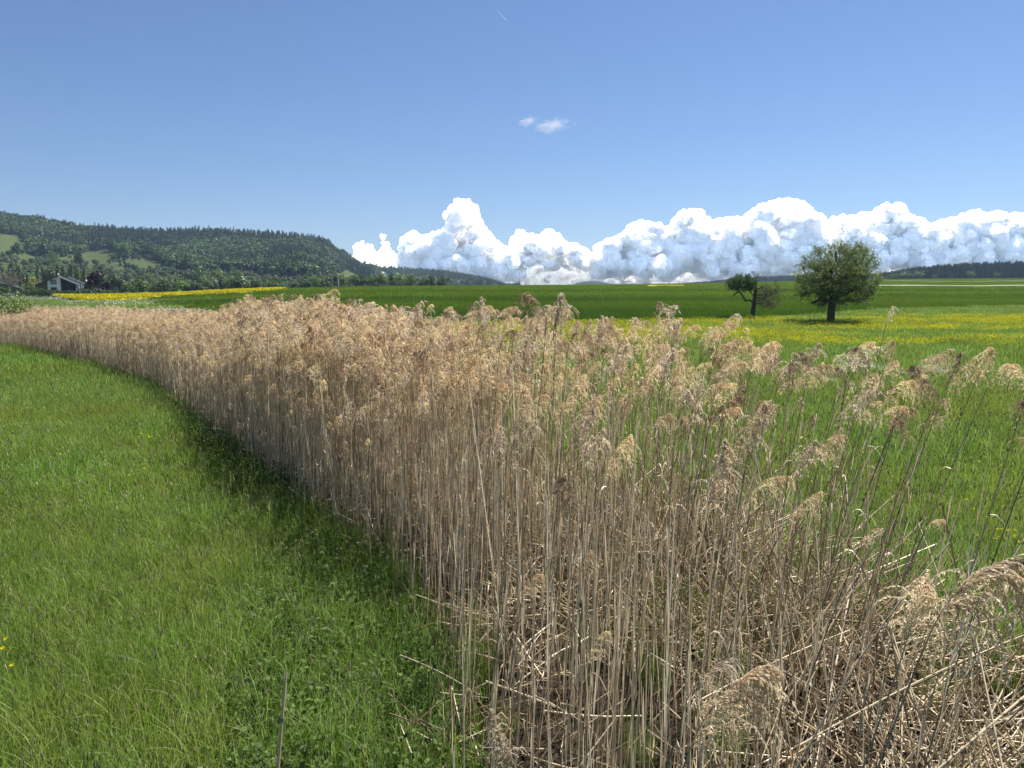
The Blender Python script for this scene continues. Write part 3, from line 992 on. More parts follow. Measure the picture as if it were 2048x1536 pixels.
def dens(t, q):
    # the right (back) side of the near half of the bed is thin
    P = bed(t, q)
    thin = sstep(13.0, 9.0, P[:, 1]) * sstep(0.18, 0.55, q)
    mid = sstep(24, 17, P[:, 1]) * sstep(0.45, 0.95, q) * 0.45
    inner = 0.42 * sstep(0.22, 0.40, q) * sstep(9, 12, P[:, 1])
    return np.clip(1 - 0.80 * thin - mid - inner, 0.06, 1)


P2, tq, qq_ = bed_points(22500, dens)
X, Y = P2[:, 0], P2[:, 1]
z = terrain(X, Y)
n = len(X)
hh = reed_height(X, Y) * rng.normal(0.97, 0.10, n) * (1 + 0.10 * n2(X, Y, 1.8, 14))
hh = hh * np.where(qq_ < 0.1, rng.uniform(0.6, 1.0, n), 1)
base_h = 2.47
s = hh / base_h
pl = (rng.random(n) < np.where(qq_ < 0.2, 0.42, 0.60)) & (Y > 7.5)
rot = np.stack([rng.normal(0, 0.038, n), rng.normal(0.02, 0.04, n), rng.normal(-0.1, 0.9, n)], 1)
fat = np.interp(Y, [4, 7, 12, 32], [0.62, 0.78, 1.0, 1.5])          # far stalks stand in tight clumps
sc = np.stack([s * fat, s * fat, s], 1)
scatter('reed_bed', np.stack([X, Y, z], 1)[pl], rot[pl], sc[pl], bed_src, label='dense stand of beige dry reeds with feathery plumes', category='reeds')
lean_ = 1 + 3.0 * sstep(9.5, 6.0, Y) * sstep(.2, .5, qq_)
rot2 = np.stack([rng.normal(0, 0.042, n) * lean_, rng.normal(0.02, 0.045, n) * lean_, rng.normal(0, 0.5, n)], 1)
s2 = hh * np.clip(rng.normal(0.86, 0.14, n), 0.45, 1.02) / 1.75
sc2 = np.stack([fat, fat, s2], 1)
bare = ~pl & (rng.random(n) < np.where(Y < 7.8, 0.52, 0.72))
scatter('bare_reed_stalks', np.stack([X, Y, z], 1)[bare], rot2[bare], sc2[bare], bare_src, label='crowded bare and broken reed stalks between the plumed ones', category='reeds')

# fallen reeds
fs = []
for k in range(12):
    g = Geo()
    n = 15
    ln = rng.uniform(0.9, 2.2, n) if k < 6 else rng.uniform(0.3, 0.8, n)
    th = rng.normal(0.2, 1.3, n) + math.pi * (rng.random(n) < 0.4)
    el = np.abs(rng.normal(0.62, 0.42, n))
    w5 = 0.5 if k < 6 else 0.25
    b = np.stack([rng.uniform(-w5, w5, n), rng.uniform(-w5, w5, n), rng.uniform(0.0, 0.38, n)], 1)
    d = np.stack([np.cos(th) * np.cos(el), np.sin(th) * np.cos(el), np.sin(el)], 1)
    t = np.linspace(-0.35, 0.65, 4)[None]
    P = b[:, None] + d[:, None] * (t * ln[:, None])[..., None]
    P[..., 2] += (rng.normal(0, 0.04, (n, 1))) * (t ** 2)
    P[..., 2] = np.abs(P[..., 2]) * 0.9 + 0.01
    g.tubes(P, 0.0050 * rng.uniform(0.6, 1.3, (n, 1)) * np.ones((1, 4)), rng.random(n) ** 1.3, 3, 0)
    n = 9
    b = np.stack([rng.uniform(-0.5, 0.5, n), rng.uniform(-0.5, 0.5, n), rng.uniform(0.02, 0.35, n)], 1)
    th = rng.random(n) * 6.28
    tl = np.linspace(0, 1, 4)[None]
    l = rng.uniform(0.1, 0.35, n)[:, None]
    P = np.stack([b[:, :1] + np.cos(th)[:, None] * l * tl, b[:, 1:2] + np.sin(th)[:, None] * l * tl, b[:, 2:] + l * rng.normal(0.1, 0.4, (n, 1)) * tl], -1)
    P[..., 2] = np.abs(P[..., 2])
    sd = rng.normal(0, 1, (n, 3)); sd /= np.linalg.norm(sd, axis=1, keepdims=True)
    g.ribbons(P, 0.011 * np.maximum(1 - tl, .05) ** 0.5, sd, rng.random(n), 1)
    fs.append(unlinked('fallen_reeds', g.mesh('fallen_reeds', [STEM, RLEAF])))
t = rng.random(2600) ** 1.2 * 0.42
q = rng.random(2600)
P = bed(t, q * 0.96)
wgt = np.where(P[:, 1] < 8.6, 0.22, 0.18) * np.where(q < 0.05, 0.5, 1)
wgt = wgt * np.where((P[:, 1] > 9.0) & (q > 0.6), 0.15, 1)
kp = rng.random(len(P)) < wgt
P, q = P[kp], q[kp]
edge = q < 0.42
Pe = P[edge]
n = len(Pe)
scatter('fallen_reed_litter', np.stack([Pe[:, 0], Pe[:, 1], terrain(Pe[:, 0], Pe[:, 1])], 1), np.stack([rng.normal(0, .1, n), rng.normal(0, .1, n), rng.uniform(0, 6.28, n)], 1), uscale(n, 0.8, 1.15, 0.7, 1.35), fs[6:],
        label='short broken reed pieces between the standing stalks of the near bed', category='reed litter')
P = P[~edge]
n = len(P)
scatter('fallen_reed_litter', np.stack([P[:, 0], P[:, 1], terrain(P[:, 0], P[:, 1])], 1), np.stack([rng.normal(0, .08, n), rng.normal(0, .08, n), rng.normal(0, 0.7, n)], 1), uscale(n, 0.8, 1.15, 0.7, 1.35), fs[:6],
        label='tangle of fallen and snapped beige reeds over dark soil', category='reed litter')


# green shoots between the dry stalks
t = rng.random(420) * 0.36
q = rng.random(420)
P = bed(t, q)
n = len(P)
scatter('green_shoots', np.stack([P[:, 0], P[:, 1], terrain(P[:, 0], P[:, 1])], 1), rz_rot(n, 0.05), uscale(n, 0.35, 0.75, 1.5, 2.6), near_src, np.full(n, .6), label='fresh green shoots rising between the dry reed stalks', category='undergrowth')


# ---- individual reeds
def reed(top, lean, curve, kind, ps, az, label, group=None, rad=0.0042, leafs=1, grey=False, zbase=None):
    """top: where the plume starts; lean: horizontal offset of the base (dx, dy) from the top"""
    top = np.asarray(top, float)
    bx, by = top[0] - lean[0], top[1] - lean[1]
    bz = float(terrain(bx, by)) if zbase is None else zbase
    root = empty('reed', (bx, by, bz), label=label, category='reed', group=group)
    H = top[2] - bz
    t = np.linspace(0, 1, 9)
    e = curve
    ax = np.stack([lean[0] * t ** e, lean[1] * t ** e, H * t], 1)
    ax[:, 0] += 0.012 * np.sin(t * 7 + top[0] * 9) * t
    g = Geo()
    g.tubes(ax[None], (rad * np.linspace(1.1, 0.55, 9))[None], np.array([rng.uniform(0.1, 0.9)]), 4, 0)
    for zt in np.arange(0.12, 0.95, 0.13):       # nodes of the stalk
        c = np.array([np.interp(zt, t, ax[:, 0]), np.interp(zt, t, ax[:, 1]), zt * H])
        g.tubes(np.stack([c - [0, 0, .004], c + [0, 0, .004]])[None], np.full((1, 2), rad * 1.35), np.array([0.05]), 4, 0)
    st_ = g.obj('stem', [STEMG if grey else STEM], root)
    if leafs:
        g = Geo()
        m = leafs
        z0 = rng.uniform(0.2, 0.8, m)
        b = np.stack([np.interp(z0, t, ax[:, 0]), np.interp(z0, t, ax[:, 1]), z0 * H], 1)
        th = rng.random(m) * 6.28
        tl = np.linspace(0, 1, 6)[None]
        ln = rng.uniform(0.2, 0.45, m)[:, None]
        up = rng.uniform(0.2, 1.0, m)[:, None]
        P = np.stack([b[:, :1] + np.cos(th)[:, None] * ln * tl * 0.6, b[:, 1:2] + np.sin(th)[:, None] * ln * tl * 0.6, b[:, 2:] + ln * (up * tl - 1.5 * tl ** 2)], -1)
        sd = np.stack([-np.sin(th), np.cos(th), 0.4 * rng.normal(0, 1, m)], 1)
        g.ribbons(P, 0.010 * np.maximum(1 - tl, 0.05) ** 0.5, sd, rng.random(m), 0)
        m = 5
        z0 = rng.uniform(0.05, 0.85, m)
        b = np.stack([np.interp(z0, t, ax[:, 0]), np.interp(z0, t, ax[:, 1]), z0 * H], 1)
        ln = rng.uniform(0.10, 0.26, m)[:, None]
        dd = np.stack([np.interp(np.minimum(z0 + .08, 1), t, ax[:, 0]), np.interp(np.minimum(z0 + .08, 1), t, ax[:, 1]), np.minimum(z0 + .08, 1) * H], 1) - b
        dd /= np.linalg.norm(dd, axis=1, keepdims=True)
        th = rng.random(m) * 6.28
        P = b[:, None] + dd[:, None] * (ln * tl)[..., None]
        P[..., 0] += np.cos(th)[:, None] * (.004 + ln * tl ** 2 * .15); P[..., 1] += np.sin(th)[:, None] * (.004 + ln * tl ** 2 * .15)
        sd = np.stack([-np.sin(th), np.cos(th), 0 * th], 1)
        g.ribbons(P, 0.010 * np.maximum(1 - tl, 0.08) ** 0.4, sd, rng.uniform(0.3, 1, m), 0)
        g.obj('leaf_sheath', [RLEAF], root, kind='stuff')
    me = PL[kind][rng.integers(len(PL[kind]))]
    p = link('plume', me, root)
    p.location = tuple(ax[-1])
    d = Vector(ax[-1] - ax[-2]).normalized()
    qn = Vector((0, 0, 1)).rotation_difference(d)
    p.rotation_mode = 'QUATERNION'
    p.rotation_quaternion = qn @ Quaternion((0, 0, 1), az)
    p.scale = (ps, ps, ps)
    return root


# (plume base px, py, distance, lean dx, lean dy, curve, kind, size, azimuth, label)
FEAT = [
    (1112, 690, 6.2, 0.10, 0.0, 1.2, 'spire', 1.45, 0.3, 'tallest reed, its ragged grey plume rising above the green field in the middle'),
    (1092, 660, 6.1, 0.24, 0.0, 1.2, 'brown', 1.55, 2.9, 'dark drooping reed plume hanging just left of the tallest one'),
    (578, 604, 17.0, 0.05, 0, 1.2, 'brown', 1.1, 0.2, 'single brown reed head standing clear above the far stand under the yellow field'),
    (598, 640, 15.0, 0.05, 0, 1.3, 'pale', 1.25, 0.0, 'pale reed spire beside the single high brown head'),
    (713, 650, 13.0, 0.1, 0, 1.4, 'wisp', 1.7, 0.0, 'thin wispy reed plume arching right over the dark green field'),
    (872, 668, 11.0, 0.25, 0, 1.4, 'wisp', 1.5, 0.1, 'loose reed plume arching right, left of the bushy middle plumes'),
    (868, 655, 11.5, 0.25, 0, 1.4, 'brown', 1.0, 0.1, 'dark brown tassel below the arching wispy plume'),
    (826, 662, 11.5, 0.10, 0, 1.4, 'brown', 0.9, 0.1, 'small dark tassel on a thin straight stalk left of the arching plume'),
    (952, 632, 10.5, 0.10, 0, 1.3, 'brown', 0.9, 3.0, 'dark reed head at the edge of the dark green field, left of the tallest reed'),
    (985, 668, 8.0, 0.10, 0, 1.3, 'plume', 1.3, 0.2, 'broad fluffy tan plume left of the tallest reed'),
    (1000, 700, 7.6, 0.15, 0, 1.3, 'brown', 1.2, 0.5, 'brown plume hanging under the broad fluffy tan one'),
    (1296, 686, 8.5, 0.12, 0, 1.3, 'plume', 1.1, 0.1, 'reddish tan plume in front of the yellow flowers right of the tallest reed'),
    (1306, 660, 8.6, 0.12, 0, 1.3, 'wisp', 1.1, 0.4, 'two pronged wisp above the reddish tan plume'),
    (1237, 700, 9.0, 0.06, 0, 1.3, 'brown', 0.75, 0.2, 'small brown tassel against the yellow flowers'),
    (1268, 702, 9.0, 0.06, 0, 1.3, 'brown', 0.75, 2.7, 'second small brown tassel right beside the first one'),
    (1362, 690, 8.0, 0.10, 0, 1.3, 'plume', 0.95, 0.1, 'narrow tan plume reaching the yellow flower strip'),
    (1420, 692, 7.5, 0.35, 0, 1.5, 'plume', 1.15, 0.2, 'tall plume leaning right below the small broken tree'),
    (1440, 668, 7.5, 0.35, 0, 1.5, 'wisp', 1.0, 0.3, 'silvery wisp pointing at the small broken tree'),
    (1500, 742, 7.0, 0.15, 0, 1.4, 'plume', 1.1, 0.3, 'bushy plume left of the small detached brown heads'),
    (1590, 745, 6.8, 0.15, 0, 1.4, 'brown', 0.85, 0.1, 'lone brown head on a thin stalk below the large tree'),
    (1615, 780, 6.6, 0.15, 0, 1.4, 'plume', 0.9, 0.1, 'plume just below the lone brown head'),
    (1690, 768, 6.4, 0.15, 0, 1.4, 'brown', 0.75, 2.9, 'hanging brown tassel left of the white flower patches'),
    (1693, 740, 6.4, 0.15, 0, 1.4, 'wisp', 0.9, 0.1, 'wisp over the hanging brown tassel'),
    (1770, 722, 6.0, 0.40, 0, 1.3, 'spire', 0.62, 0.1, 'closed spindle plume alone over the meadow right of the large tree'),
    (1772, 650, 6.2, 0.40, 0, 1.3, 'wisp', 0.7, 1.0, 'faint high wisp against the flower meadow'),
    (1955, 760, 5.2, 0.60, 0, 1.35, 'spire', 0.85, 0.1, 'pale pointed plume, highest near the right edge'),
    (1978, 775, 5.0, 0.70, 0, 1.35, 'plume', 0.85, 0.1, 'tan plume spreading right beside the pale pointed one'),
    (1885, 790, 5.2, 0.55, 0, 1.35, 'plume', 1.10, 0.1, 'large tan plume hanging on both sides of a leaning stalk'),
    (1862, 815, 5.0, 0.50, 0, 1.35, 'brown', 0.95, 3.0, 'dark tassel in front of the large tan plume at the right'),
    (1790, 855, 4.8, 0.60, 0, 1.35, 'brown', 0.95, 0.4, 'brown plume ending a strongly leaning dark stalk'),
    (1800, 800, 5.6, 0.35, 0, 1.35, 'plume', 0.80, 0.1, 'soft tan plume between two leaning stalks'),
    (1720, 850, 5.6, 0.25, 0, 1.35, 'plume', 0.75, 0.1, 'low tan plume over the right meadow'),
    (2055, 800, 3.6, 0.5, 0, 1.3, 'plume', 0.65, 2.9, 'brown plume cut by the right picture edge'),
    (2070, 880, 3.2, 0.5, 0, 1.3, 'brown', 0.85, 2.9, 'dark hanging plume at the right picture edge'),
    (1432, 1020, 3.9, 0.05, 0, 1.2, 'bigpale', 1.25, 0.3, 'thick pale grey upright plume in the right centre'),
    (1395, 850, 5.0, 0.12, 0, 1.3, 'pale', 0.85, 2.8, 'pale ragged plume above the thick grey upright one'),
    (1480, 880, 5.0, 0.22, 0, 1.5, 'plume', 1.0, 0.1, 'brush shaped tan plume leaning right above the centre'),
    (1600, 960, 4.6, 0.2, 0, 1.4, 'pale', 0.95, 0.2, 'tangled pale plume over the green meadow'),
    (1640, 920, 4.8, 0.2, 0, 1.4, 'plume', 0.8, 0.2, 'tan plume touching the tangled pale one'),
    (1565, 1050, 3.9, 0.45, 0, 1.6, 'plume', 0.85, 0.1, 'arched tan plume on stalks leaning right'),
    (1290, 900, 5.2, 0.1, 0, 1.3, 'plume', 1.0, 0.2, 'broad tan plume in the centre of the bed'),
    (1180, 940, 4.8, 0.08, 0, 1.3, 'pale', 1.0, 0.1, 'pale plume pointing up in the centre of the bed'),
    (1130, 830, 5.6, 0.15, 0, 1.3, 'plume', 1.1, 0.1, 'arching tan plume below the tallest reed'),
    (1050, 900, 5.6, 0.02, 0, 1.3, 'pale', 0.85, 0.1, 'curling pale plume left of centre'),
    (990, 920, 5.4, 0.02, 0, 1.3, 'pale', 0.85, 0.2, 'curled pale plume beside the left of centre one'),
    (1245, 830, 6.0, 0.30, 0, 1.4, 'plume', 1.1, 0.1, 'plume on a dark slanting stalk in the centre'),
    (1385, 820, 5.6, 0.15, 0, 1.3, 'pale', 0.8, 0.2, 'white grey plume with a drooping tail'),
    (1715, 1095, 3.4, 0.35, 0, 1.8, 'plume', 0.42, 0.0, 'small arched plume over the reed litter'),
    (1850, 1062, 3.5, 0.35, 0, 1.8, 'plume', 0.36, 0.0, 'small arched plume nearest the right meadow'),
    (1160, 1170, 3.8, 0.0, 0, 1.2, 'plume', 0.62, 0.3, 'soft plume hanging low in the near centre'),
    (1040, 1200, 3.9, 0.1, 0, 1.5, 'plume', 0.55, 0.3, 'small drooping plume left in the near centre'),
    (1180, 1330, 3.2, 0.1, 0, 1.5, 'plume', 0.55, 0.3, 'tan plume low above the near litter'),
    (1385, 1500, 2.05, 0.30, 0.1, 2.0, 'big', 1.10, 0.0, 'large sandy plume sweeping right at the bottom edge'),
    (1370, 1430, 2.2, 0.25, 0.1, 2.0, 'wisp', 0.85, 0.2, 'curved wisps above the large sandy plume'),
    (1850, 1300, 1.75, 0.45, 0.1, 2.0, 'big', 1.15, 0.0, 'nearest big fluffy plume arching right at the right edge'),
    (1800, 1330, 1.8, 0.40, 0.1, 2.0, 'big', 0.85, 0.9, 'fluffy plume hanging beneath the nearest big one'),
    (1010, 1560, 1.9, -0.15, 0.1, 2.0, 'bigpale', 0.62, 3.1, 'pale spindle plume leaning left at the bottom edge'),
    (365, 870, 15.5, -0.35, 0, 1.4, 'pale', 0.85, 0.2, 'short reed straying into the meadow left of the bed'),
    (345, 790, 20.0, -0.9, 0, 1.2, 'pale', 0.8, 2.9, 'reed leaning far left out of the stand'),
    (475, 870, 12.5, -0.1, 0, 1.2, 'pale', 0.9, 0.2, 'pale plume at the foot of the left flank of the stand'),
    (540, 850, 12.0, 0.0, 0, 1.2, 'pale', 0.9, 0.2, 'pale plume low on the left flank of the stand'),
    (625, 720, 12.0, 0.0, 0, 1.2, 'pale', 1.1, 0.2, 'pale drooping plume on the face of the stand'),
    (705, 790, 10.0, 0.0, 0, 1.2, 'pale', 0.9, 0.2, 'pale plume halfway up the face of the stand'),
    (770, 860, 8.6, 0.0, 0, 1.2, 'pale', 0.8, 0.2, 'lower pale plume on the face of the stand'),
]
for (px, py, Yd, lx, ly, cv, kd, ps, az, lb) in FEAT:
    g_ = kd in ('spire', 'brown') or Yd < 6.5
    reed(at(px, py, Yd), (lx, ly), cv, kd, ps, az, lb, rad=0.0045, leafs=1, grey=g_)

# further reeds one can pick out, nearest first
cand, ct, cq = bed_points(3800, lambda t, q: (t < 0.30) * (0.20 + 0.55 * (q > 0.3)))
cu = 1024 + F2 * cand[:, 0] / cand[:, 1]
cand = cand[(cand[:, 1] > 4.4) & (cand[:, 1] < 12.5) & (cu > 800 + 60 * rng.random(len(cand)))]
def reed_label(top, base, kd, lx):
    ux, uy, _ = [float(v) for v in proj(top)]
    cols = ((820, 'far left of the tallest reed'), (930, 'well left of the tallest reed'), (1030, 'just left of the tallest reed'), (1100, 'below the tallest reed'), (1170, 'just right of the tallest reed'),
            (1260, 'over the centre of the bed'), (1360, 'left of the pale ragged plume'), (1460, 'near the thick grey plume'), (1560, 'below the small broken tree'), (1640, 'left below the large tree'),
            (1720, 'right below the large tree'), (1820, 'below the closed spindle plume'), (1920, 'near the large right plumes'), (9999, 'close to the right picture edge'))
    col = [c for b, c in cols if ux < b][0]
    row = 'top' if uy < 690 else 'high' if uy < 760 else 'middling' if uy < 830 else 'low' if uy < 920 else 'lowest'
    ln = 'leaning right' if lx > 0.24 else 'leaning left' if lx < 0.02 else 'upright'
    k = {'plume': 'tan plume', 'brown': 'dark brown plume', 'pale': 'pale ragged plume', 'wisp': 'sparse wispy plume'}[kd]
    return '%s reed, %s, its %s %s' % (row, ln, k, col)


cand = cand[np.argsort(cand[:, 1] + rng.normal(0, 0.8, len(cand)))]
NIND = 236
# thin evenly so that near and middle reeds are both taken
if len(cand) > NIND:
    cand = cand[np.linspace(0, len(cand) - 1, NIND).astype(int)]
for k in range(len(cand)):
    x, y = cand[k]
    H = float(reed_height(x, y)) * float(rng.normal(1.0, 0.11)) - 0.1
    lx = float(rng.normal(0.14, 0.14)) + 0.10 * max(0.0, x - 1)
    ly = float(rng.normal(0, 0.10))
    kd = ['plume', 'plume', 'plume', 'brown', 'pale', 'plume', 'brown', 'wisp'][rng.integers(8)]
    az = float(rng.normal(0.1, 0.8)) if kd != 'brown' else float(rng.uniform(0, 6.28))
    tp = (x + lx, y + ly, float(terrain(x, y)) + H)
    ux, uy, _ = proj((tp[0], tp[1], tp[2] + 0.28))
    lim = 690 if ux > 1450 else 640 if ux > 1180 else 612
    if uy < lim:
        H -= float(lim - uy) * y / 1500
    lab_ = {'plume': 'dry reed with a nodding feathery tan plume among its like', 'brown': 'dry reed with a compact dark brown plume in the crowded bed',
           'pale': 'dry reed with a pale ragged plume in the crowded bed', 'wisp': 'thin reed with a sparse wispy plume in the crowded bed'}[kd]
    reed((x + lx, y + ly, float(terrain(x, y)) + H), (lx, ly), float(rng.uniform(1.1, 1.8)), kd, float(rng.uniform(0.9, 1.35)), az, reed_label((x + lx, y + ly, float(terrain(x, y)) + H), (x, y), kd, lx),
         group='%s reeds of the near bed' % {'plume': 'tan plumed', 'brown': 'brown plumed', 'pale': 'pale plumed', 'wisp': 'wispy'}[kd],
         rad=float(rng.uniform(0.0034, 0.0048)), leafs=int(rng.integers(1, 3)), grey=bool(rng.random() < 0.4))

# long bare stalks that cross the picture near the camera
def cane(p0, p1, sag, label, rad=0.005, mats=STEM, tint=0.8):
    p0, p1 = np.array(p0, float), np.array(p1, float)
    root = empty('reed_cane', p0, label=label, category='reed stalk')
    t = np.linspace(0, 1, 10)
    ax = (p1 - p0)[None] * t[:, None]
    ax[:, 2] += sag * np.sin(math.pi * t)
    g = Geo()
    g.tubes(ax[None], (rad * np.linspace(1.15, 0.8, 10))[None], np.array([tint]), 6, 0)
    g.obj('stalk', [mats], root)
    g = Geo()
    for zt in np.arange(0.1, 0.98, 0.16):
        c = np.array([np.interp(zt, t, ax[:, i]) for i in range(3)])
        dd = (p1 - p0) / np.linalg.norm(p1 - p0) * 0.005
        g.tubes(np.stack([c - dd, c + dd])[None], np.full((1, 2), rad * 1.35), np.array([0.1]), 6, 0)
    g.obj('node', [STEMG], root, kind='stuff')
    return root


gz = lambda p: (p[0], p[1], max(float(terrain(p[0], p[1])), 0) + 0.0)
cane(gz(at(470, 2000, 2.2)), at(572, 1345, 2.6), 0, 'snapped grey reed stump standing in the left grass', 0.0065, STEM, 0.5)
for (a, b, ya, yb, sg, lb) in (
        ((1600, 1490), (2048, 1270), 3.3, 3.6, 0.03, 'long pale cane rising right across the litter, upper of two'),
        ((1850, 1560), (2060, 1385), 2.7, 2.9, 0.0, 'pale cane at the bottom right corner'),
        ((1580, 1560), (1900, 1085), 2.6, 2.9, 0.08, 'pale bowed cane beside the nearest big plume'),
        ((1900, 1330), (2060, 1060), 2.6, 2.8, 0.0, 'grey cane slanting up at the right edge'),
        ((1400, 1400), (1700, 1260), 3.8, 4.2, 0.02, 'straight pale cane lying across the right litter'),
        ((800, 1310), (960, 1390), 4.9, 4.6, 0.02, 'thin fallen cane over the herbs in front of the reeds')):
    cane(at(*a, ya), at(*b, yb), sg, lb, 0.0036, STEM, 0.72)

# yellow flowers one can count in the near left grass
def buttercup(px, py, lift, label):
    p = ground(px, py + 0)
    root = empty('buttercup', p, rng.random() * 6, label=label, category='flower', group='yellow buttercups in the left meadow')
    s = 0.011 + 0.0006 * p[1]
    h = lift
    g = Geo()
    t = np.linspace(0, 1, 4)
    ax = np.stack([0.03 * t ** 2, 0 * t, h * t], 1)
    g.tubes(ax[None], np.full((1, 4), 0.0014), np.array([0.6]), 3, 0)
    g.obj('stem', [GRASS], root)
    tilt = rng.normal(0, 0.3, 2)
    for k in range(5):
        a = k * 6.283 / 5
        g = Geo()
        c, s_ = math.cos(a), math.sin(a)
        V = [(0.03, 0, h)]
        for rr, da, hz in ((0.7, -0.45, .25), (1.1, -.28, .5), (1.15, .28, .5), (0.7, .45, .25)):
            x, y = rr * s * math.cos(a + da), rr * s * math.sin(a + da)
            V.append((0.03 + x, y, h + hz * s + tilt[0] * x + tilt[1] * y))
        g.add(V, [(0, 1, 2), (0, 2, 3), (0, 3, 4)], 0.6)
        g.obj('petal', [YELLOW], root)
    return root


for (px, py) in ((283, 886), (290, 889), (297, 892), (300, 887), (305, 893), (308, 891), (281, 892), (107, 936), (127, 931), (285, 955), (295, 962), (266, 977), (276, 990)):
    buttercup(px, py + 22, 0.36, 'one of the tight cluster of small buttercups in the shaded meadow beside the reeds' if 880 < py < 895 else
              {107: 'lone small buttercup in the left meadow, left of a pair of specks', 127: 'lone small buttercup in the left meadow, right of a pair of specks'}.get(px, 'small buttercup in the loose line below the tight cluster'))
for (px, py, lb) in ((19, 1297, 'buttercup near the left edge, the topmost of three'), (5, 1325, 'buttercup touching the left edge'), (36, 1357, 'buttercup near the left edge, lowest of three')):
    buttercup(px, py + 85, 0.42, lb)
for (px, py) in ((1995, 1078), (2012, 1082), (2022, 1080), (1990, 1098), (1999, 1096), (2003, 1101), (2018, 1090), (2030, 1094), (2040, 1108), (1955, 1090)):
    r_ = buttercup(px, py + 45, 0.36, 'yellow buttercup in the meadow above the nearest big plume')
    r_['group'] = 'yellow buttercups at the right edge'

# ================================================================== TREES
CROWN = {
    'dark': leaf_mat('dark_crown', [(0.026, 0.049, 0.017), (0.049, 0.084, 0.026), (0.080, 0.123, 0.041)], 0.25, rnd=0.25, gloss=0.03),
    'mid': leaf_mat('mid_crown', [(0.043, 0.084, 0.020), (0.080, 0.138, 0.029), (0.123, 0.189, 0.046)], 0.3, rnd=0.25, gloss=0.03),
    'light': leaf_mat('light_crown', [(0.087, 0.145, 0.032), (0.138, 0.217, 0.046), (0.203, 0.275, 0.072)], 0.35, rnd=0.18, gloss=0.03),
    'grey': leaf_mat('grey_green_crown', [(0.065, 0.102, 0.051), (0.109, 0.152, 0.080), (0.160, 0.203, 0.116)], 0.3, rnd=0.2, gloss=0.03),
    'red': leaf_mat('copper_crown', [(.016, .007, .011), (.030, .012, .018), (.055, .020, .028)], 0.12, rnd=0.1, gloss=0.02, huejit=0.0),
    'yellow': leaf_mat('yellow_crown', [(0.203, 0.246, 0.043), (0.319, 0.348, 0.072), (0.435, 0.435, 0.116)], 0.35, rnd=0.1),
    'fir': leaf_mat('conifer_crown', [(0.013, 0.027, 0.015), (0.025, 0.048, 0.022), (0.043, 0.069, 0.031)], 0.12, rnd=0.25, gloss=0.02),
    'olive': leaf_mat('orchard_leaves', [(.085, .12, .030), (.17, .22, .055), (.30, .36, .12), (.52, .58, .34)], 0.48, rnd=0.0, gloss=0.02),
}


def quads(g, c, nrm, s, tint, asp=0.7, mat=0):
    n = len(c)
    nrm = nrm / (np.linalg.norm(nrm, axis=1, keepdims=True) + 1e-9)
    a = np.cross(nrm, rng.normal(0, 1, (n, 3))); a /= np.linalg.norm(a, axis=1, keepdims=True)
    b = np.cross(nrm, a)
    s = np.broadcast_to(np.asarray(s, float).reshape(-1, 1), (n, 1))
    V = np.stack([c - a * s, c - b * s * asp, c + a * s, c + b * s * asp], 1)
    g.add(V.reshape(-1, 3), np.arange(n * 4).reshape(-1, 4), np.repeat(tint, 4), mat)


def crown_far(seed, h=1.0, wdt=0.8, base=0.22, nl=11, nq=620, qs=0.045, upright=0.0):
    """a broadleaf crown of height h over ground: lobes filled with small leaf sprays"""
    r = np.random.default_rng(seed)
    g = Geo()
    cz = (h + base) / 2
    L = []
    for k in range(nl):
        d = r.normal(0, 1, 3); d /= np.linalg.norm(d)
        rr = r.uniform(0.35, 0.72)
        c = np.array([d[0] * wdt / 2 * rr, d[1] * wdt / 2 * rr, cz + d[2] * (h - base) / 2 * rr])
        L.append((c, r.uniform(0.26, 0.42) * wdt * 0.5 * 1.25, (1 + upright) * r.uniform(0.24, 0.38) * (h - base) * 0.5 * 1.2, r.uniform(-.25, .25)))
    L.append((np.array([0, 0, cz]), wdt * 0.30, (h - base) * 0.33, 0))
    per = nq // len(L)
    for c, rx, rz, tn in L:
        d = r.normal(0, 1, (per, 3)); d /= np.linalg.norm(d, axis=1, keepdims=True)
        rad = r.uniform(0.6, 1.08, per)[:, None]
        p = c + d * rad * np.array([rx, rx, rz])
        quads(g, p, d + r.normal(0, 0.6, (per, 3)) + [0, 0, .4], qs * r.uniform(0.6, 1.4, per), np.clip(0.5 + tn + r.normal(0, 0.22, per), 0, 1))
    return g


def trunk_far(h=0.45, rad=0.022, seed=0):
    g = Geo()
    r = np.random.default_rng(seed)
    ax = np.stack([r.normal(0, 0.006, 5).cumsum(), r.normal(0, 0.006, 5).cumsum(), np.linspace(-0.02, h, 5)], 1)
    g.tubes(ax[None], np.linspace(rad, rad * 0.55, 5)[None], np.array([.5]), 6)
    for k in range(5):
        a = r.random() * 6.28
        b = ax[2 + k % 3]
        t = np.linspace(0, 1, 3)[:, None]
        P = b + t * np.array([math.cos(a) * 0.16, math.sin(a) * 0.16, 0.22])
        g.tubes(P[None], np.linspace(rad * 0.5, rad * 0.15, 3)[None], np.array([.5]), 4)
    return g


